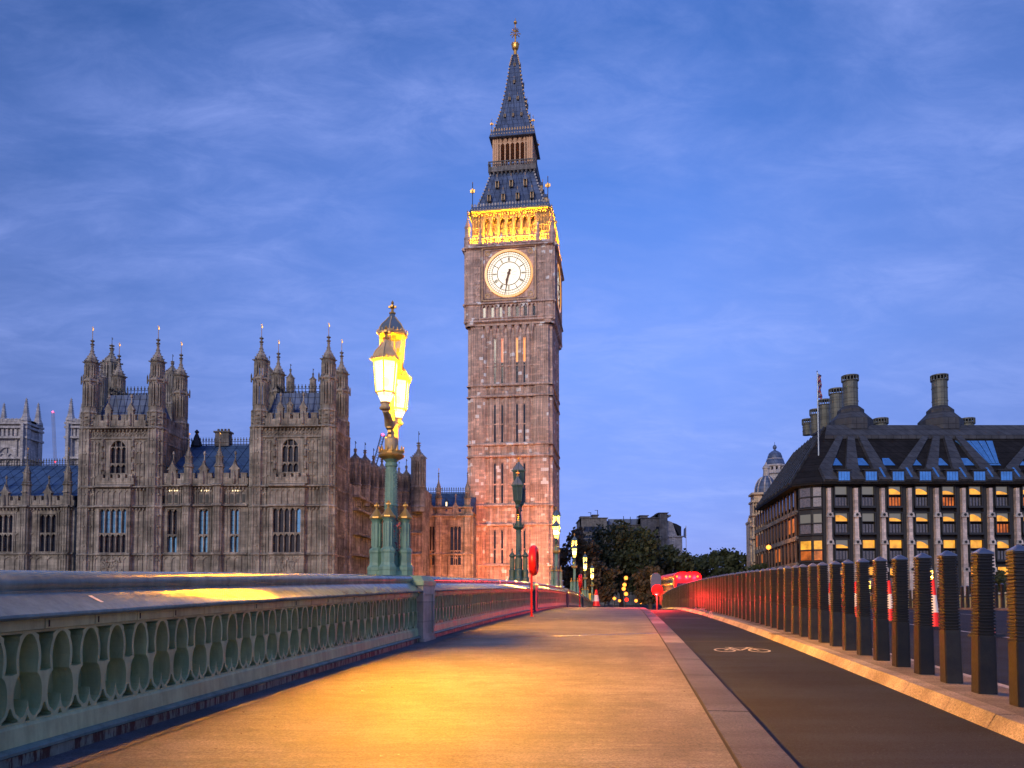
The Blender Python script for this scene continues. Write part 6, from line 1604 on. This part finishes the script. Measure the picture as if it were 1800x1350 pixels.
    # chimneys
    def chimney(px, py_top, py_base, yb, r_px, big):
        x = Fm.x(px, py_top, yb); zt = Fm.z(py_top, px, yb); zb_ = Fm.z(py_base, px, yb); s = (Y + yb) / 1340.0; r_ = r_px * s; c = MB()
        n = 16
        c.lathe([(r_, 0), (r_, zt - zb_ - 9 * s * 1.0)], n)
        for k in range(1, 4): zz_ = (zt - zb_) * k / 4; c.lathe([(r_ + .06, zz_ - .06), (r_ + .06, zz_ + .06)], n)
        for k in range(n): a = 2 * math.pi * k / n; c.box(r_ * 1.08 * math.cos(a) - .07, r_ * 1.08 * math.cos(a) + .07, r_ * 1.08 * math.sin(a) - .07, r_ * 1.08 * math.sin(a) + .07, zt - zb_ - 9.5 * s, zt - zb_)
        c.lathe([(r_ * 1.16, zt - zb_ - .22), (r_ * 1.16, zt - zb_)], n); c.lathe([(r_ * 1.15, zt - zb_ - 10 * s), (r_ * 1.15, zt - zb_ - 9 * s)], n)
        if big:
            zz_ = lambda py: Fm.z(py, px, yb) - zb_
            c.lathe([(36 * s, zz_(752) - .8), (36 * s, zz_(741)), (22 * s, zz_(727)), (22 * s, zz_(722)), (14 * s, zz_(715))], 8, rot=math.pi / 8, mi=1)
        c.build('chimney', [M['bronze_pale'], M['bronze']], ro, loc=(x, Y * 0 + yb, zb_))
    for px, top, yb, r_, big in ((1494, 661, ry + 2, 12.6, True), (1651, 660, ry + 2, 12.6, True), (1470, 684, 22, 11.3, False), (1449, 703, 28, 9.5, False), (1433, 720, 34, 8.5, False), (1419, 737, 40, 8, False), (1548, 736, 14, 11, False), (1700, 736, 14, 11, False)):
        chimney(px, top, 765 if not big else 752, yb, r_, big)
    fp = empty('flagpole', (0, 0, 0)); x = Fm.x(1439, 800, 4.5); zb_ = Fm.z(800, 1439, 4.5); zt = Fm.z(654, 1439, 4.5)
    fp.location = (rt.location.x + x, Y + 4.5, rt.location.z + zb_); tag(fp, 'white flagpole with a limp red and blue flag on the corner of the bronze roof', 'flagpole')
    m = MB(); m.tube([(0, 0, -1), (0, 0, zt - zb_)], [.16, .07], 8); m.lathe([(.02, zt - zb_), (.12, zt - zb_ + .1), (.02, zt - zb_ + .25)], 6); m.build('pole', M['sky_tint_metal'], fp)
    m = MB(); H = zt - zb_; n = 14
    for k in range(n):
        for j in range(3):
            f_ = lambda jj, kk: (.06 + jj * .20 + .10 * math.sin(kk * .9 + jj), .10 * math.sin(kk * .6 + jj * 1.4), H - .2 - kk * .29 - jj * .12)
            m.quad(f_(j, k), f_(j + 1, k), f_(j + 1, k + 1), f_(j, k + 1), (k * 2 + j * 3) % 4 // 2 if (k + j) % 3 else 2)
    m.build('flag', [m_plain('flag_red', (.30, .03, .05), .8), m_plain('flag_blue', (.02, .03, .12), .8), m_plain('flag_white', (.35, .33, .36), .8)], fp)
office()
# ================================================================= DOMED BUILDING
def domed():
    Y = 172.0; rt = empty('domed_building', (at(1350, 900, Y).x, Y, GZ), -TH); tag(rt, 'pale stone corner building with slate dome and cupola, left of the bronze office block', 'building')
    Fm = Frame(rt.location, -TH); Fm.ref = 1340; X = lambda px, yb=0: Fm.x(px, 900, yb); z = lambda py, yb=0: Fm.z(py, 1340, yb)
    m = MB(); sw_ = M['stone_warm']
    m.box(X(1323), X(1341), 0, 4, -.2, z(882)); m.box(X(1326), X(1340), 0, 5, -.2, z(868)); m.box(X(1341), X(1420), 1.5, 14, -.2, z(956)); rdp = (X(1352) - X(1330)) / 2
    m.lathe([(rdp, -.2), (rdp, z(955))], 14, (X(1341), .6))
    for py in (1000, 990, 956, 946, 925, 905, 882, 868): m.box(X(1321), X(1342) if py < 950 else X(1420), -.7 if py < 950 else .8, 4.3, z(py) - .18, z(py) + .25); m.lathe([(rdp * 1.08, z(py) - .18), (rdp * 1.08, z(py) + .2)], 14, (X(1341), .6)) if py > 950 else None
    for i in range(4): x = X(1324 + i * 5); m.box(x - .18, x + .18, -.7, 0, z(988), z(958)); m.lathe([(.22, z(944)), (.17, z(910))], 8, (x, -.4)); m.lathe([(.2, z(904)), (.16, z(884))], 8, (x, -.4))
    m.box(X(1321), X(1330), 2, 8, -.2, z(915)); m.box(X(1320), X(1330), 1.6, 8.3, z(917), z(913)); m.lathe([(.8, z(915)), (.7, z(908)), (.2, z(903))], 8, (X(1325), 4))
    m.build('wall', sw_, rt)
    for i in range(3):
        for py in (985, 972, 938, 918, 896): 
            w = MB(); x = X(1326.5 + i * 5); w.box(x - .42, x + .42, -.03, .0, z(py) - .6, z(py) + .9, 0); w.box(x - .55, x + .55, -.12, 0, z(py) - .78, z(py) - .6, 1); w.plate([(x - .6, z(py) + .9), (x + .6, z(py) + .9), (x, z(py) + 1.3)], -.14, 0, 1); w.build('window', [M['glass'], sw_], rt)
    r = MB(); r.prism([(X(1340), .8), (X(1372), .8), (X(1376), 12), (X(1340), 12)], z(957), z(868), .96); r.build('slate_wall', m_plain('dark_slate', (.03, .035, .05), .5), rt)
    c = X(1351.5); s = (X(1352) - X(1351)); d = MB(); rd = 21 * s
    d.lathe([(rd * 1.05, z(870)), (rd * 1.05, z(866)), (rd, z(865)), (rd * .97, z(857)), (rd * .85, z(848)), (rd * .66, z(841)), (rd * .42, z(836)), (rd * .3, z(834))], 20, (c, rd)); 
    for k in range(10): a = 2 * math.pi * k / 10; d.tube([(c + q * math.cos(a), rd + q * math.sin(a), zz_) for q, zz_ in ((rd * 1.01, z(865)), (rd * .98, z(857)), (rd * .86, z(848)), (rd * .67, z(841)), (rd * .42, z(836)))], .16, 4, 1)
    d.lathe([(rd * .30, z(834)), (rd * .26, z(833)), (rd * .26, z(822)), (rd * .33, z(821)), (rd * .3, z(818)), (rd * .12, z(813)), (.1, z(809))], 10, (c, rd), mi=1)
    d.build('dome', [M['lead'], M['stone_light']], rt)
    yb = 16; c = X(1363.5, yb); s = X(1352, yb) - X(1351, yb); z2 = lambda py: Fm.z(py, 1363, yb); q = MB()
    q.lathe([(21 * s, z2(880)), (19 * s, z2(836)), (22 * s, z2(834)), (18 * s, z2(832)), (18 * s, z2(828))], 16, (c, yb), mi=1)
    for k in range(12): a = 2 * math.pi * (k + .5) / 12; q.box(c + 15.5 * s * math.cos(a) - .28, c + 15.5 * s * math.cos(a) + .28, yb + 15.5 * s * math.sin(a) - .28, yb + 15.5 * s * math.sin(a) + .28, z2(832), z2(820), 1)
    q.lathe([(18 * s, z2(822)), (19.5 * s, z2(820)), (18.5 * s, z2(818))], 16, (c, yb), mi=1)
    q.lathe([(18 * s, z2(818)), (15.5 * s, z2(810)), (14.5 * s, z2(808))], 16, (c, yb), mi=0); q.lathe([(15 * s, z2(808)), (14.6 * s, z2(807))], 16, (c, yb), mi=1)
    q.lathe([(13.5 * s, z2(808)), (13 * s, z2(803)), (10.5 * s, z2(797)), (6 * s, z2(793.5)), (2.5 * s, z2(792)), (1.6 * s, z2(790)), (3.4 * s, z2(788)), (3.6 * s, z2(786)), (2.5 * s, z2(783)), (.5 * s, z2(782)), (.3 * s, z2(777))], 16, (c, yb), mi=0)
    q.build('cupola', [M['lead'], M['stone_light']], rt, smooth=50)
domed()
# ================================================================= BLOCK BEHIND THE TREES
def block():
    Y = 215.0; rt = empty('office_block', (at(1100, 950, Y).x, Y, GZ), 0); tag(rt, 'grey stone block with stepped chimneys and a white gable behind the trees', 'building')
    Fm = Frame(rt.location, 0); Fm.ref = 1100; X = lambda px: Fm.x(px, 930); z = lambda py: Fm.z(py)
    m = MB()
    for a, b, t, y in ((1022, 1067, 911, 0), (1066, 1128, 922, 2), (1127, 1163, 911, 0), (1158, 1172, 903, -1.2), (1014, 1023, 930, 1)):
        m.box(X(a), X(b), y, 16, -.2, z(t)); m.box(X(a) - .3, X(b) + .3, y - .3, 16, z(t), z(t - 1.2)); m.box(X(a) - .15, X(b) + .15, y - .15, 16, z(948), z(946))
    m.build('wall', M['stone_grey'], rt)
    for i in range(5):
        for j in range(4):
            w = MB(); x, zz_ = X(1030 + i * 8 + (95 if i > 3 else 0)), z(935 + j * 16); w.box(x - .6, x + .6, -.06, .0, zz_, zz_ + 1.5, 0); w.box(x - .8, x + .8, -.3, .0, zz_ - .25, zz_, 1); w.build('window', [M['glass'], M['stone_grey']], rt)
    for a, b, t in ((1022, 1037, 908), (1043, 1052, 905), (1127, 1140, 906), (1158, 1168, 902)): m = MB(); m.box(X(a), X(b), 1, 5, z(925), z(t)); m.box(X(a) - .3, X(b) + .3, .7, 5.3, z(t), z(t - 1)); m.build('chimney', M['stone_grey'], rt)
    m = MB(); m.box(X(1072), X(1124), 3, 12, z(923), z(912)); m.box(X(1071), X(1125), 3.5, 3.6, z(912), z(910))
    for i in range(14): x = X(1073 + i * 3.8); m.box(x - .05, x + .05, 2.95, 3.0, z(923), z(911))
    m.build('rooftop_plant', m_plain('plant_screen', (.22, .27, .36), .4), rt)
    m = MB(); m.plate([(X(1171), -.2), (X(1200), -.2), (X(1199), z(945)), (X(1190), z(942)), (X(1182), z(918)), (X(1171), z(914))], 0, 14); m.box(X(1171), X(1202), -.4, 14, z(944), z(942)); m.box(X(1171), X(1179), -.5, 14, z(908), z(905)); m.build('white_gable', M['stone_light'], rt)
    m = MB(); m.plate([(X(1183), z(918)), (X(1196), z(941)), (X(1199), z(943)), (X(1199), z(925)), (X(1190), z(920))], 1, 13); m.build('roof', M['iron'], rt)
    for px, t in ((1052, 896), (1040, 900), (1098, 906), (1110, 907), (1122, 906), (1196, 928), (1201, 930)):
        m = MB(); m.tube([(X(px), 2, z(930)), (X(px), 2, z(t))], .09, 4); m.box(X(px) - .8, X(px) + .1, 1.96, 2.04, z(t), z(t) + .12) if px < 1060 else None; m.build('aerial', M['iron'], rt)
    fp = at(1206, 945, 205); f = empty('flagpole', (fp.x, 205, GZ)); tag(f, 'thin flagpole with a narrow blue flag beside the white gable', 'flagpole'); h = at(1206, 932, 205).z - GZ
    m = MB(); m.tube([(0, 0, 0), (0, 0, h + 1.2)], .09, 6); m.build('pole', M['white'], f); m = MB(); m.plate([(-.1, h - 2.2), (-.7, h - 1.8), (-.6, h + .3), (-.1, h + .8)], -.05, .05); m.build('flag', m_plain('blue_flag', (.10, .16, .30), .8), f)
block()
# ================================================================= TREES
def tree(px, py_top, Y, wpx, lab, mat, seed, n=2600, leaf=.32, py_bot=1062, grp='trees beyond the bridge'):
    random.seed(seed); b = at(px, 1060, Y); H = at(px, py_top, Y).z - GZ; rw = wpx / 2 * Y / 1345; rt = empty('tree', (b.x, Y, GZ)); tag(rt, lab, 'tree', grp)
    t = MB(); hb = H * .30; t.tube([(0, 0, -.1), (.05, 0, hb * .5), (0, .1, hb), (.2, 0, H * .55), (.1, 0, H * .85)], [.42, .36, .30, .18, .05], 8)
    cl = []
    for i in range(16):
        a = random.uniform(0, 6.28); q = random.uniform(.35, .92) * rw; z = random.uniform(.32, .9) * H; lim = math.sqrt(max(.05, 1 - ((z / H - .58) / .44) ** 2)); q *= lim
        e = (q * math.cos(a), q * math.sin(a), z); t.tube([(0, 0, hb * random.uniform(.7, 1.6)), (e[0] * .5, e[1] * .5, z * .82), e], [.14, .08, .03], 5); cl.append(e)
    for i in range(26):
        a = random.uniform(0, 6.28); ph = random.uniform(-.9, 1); lim = math.sqrt(max(0, 1 - ph * ph)); q = rw * random.uniform(.6, .98) * lim; cl.append((q * math.cos(a), q * math.sin(a), H * (.6 + .37 * ph)))
    t.build('trunk', M['bark'], rt)
    l = MB()
    for i in range(n):
        c = random.choice(cl); s = rw * .19; p = Vector((c[0] + random.gauss(0, s * .75), c[1] + random.gauss(0, s * .75), c[2] + random.gauss(0, s * .62)))
        if p.z < H * .16 or p.z > H * 1.06: continue
        d = Vector((random.gauss(0, 1), random.gauss(0, 1), random.gauss(0, .7))).normalized(); e = d.orthogonal().normalized(); g2 = d.cross(e); sz = leaf * random.uniform(.6, 1.4)
        l.add([p + e * sz, p + g2 * sz * .6 + d * sz * .2, p - e * sz, p - g2 * sz * .6], [(0, 1, 2, 3)])
    l.build('crown', mat, rt)
tree(1092, 925, 150, 130, 'large broad dark tree in the centre behind the amber signals', M['leaf'], 1, 9000, .42)
tree(1012, 935, 138, 85, 'tree lit by the street lamps just right of the clock tower', M['leaf_brown'], 2, 5000, .40)
tree(1180, 965, 160, 85, 'rounded dark tree left of the red bus', M['leaf'], 3, 5500, .42)
tree(1143, 1000, 128, 60, 'low brownish tree behind the red stop light', M['leaf_brown'], 4, 3600, .36)
tree(1050, 992, 128, 70, 'low tree behind the distant lamps on the left', M['leaf_brown'], 8, 3600, .36)
tree(1232, 978, 175, 70, 'dark tree directly behind the bus roof', M['leaf'], 5, 4200, .42)
tree(1275, 968, 185, 72, 'dark tree left of the domed building', M['leaf'], 6, 4500, .42)
tree(1310, 975, 190, 50, 'small dark tree touching the domed building', M['leaf'], 7, 3000, .42)
tree(1345, 992, 150, 60, 'low dark tree in front of the domed building foot', M['leaf'], 10, 2500, .36)
tree(1757, 1004, 100, 34, 'small green tree at the right in front of the bronze office block', M['leaf'], 9, 2200, .22)
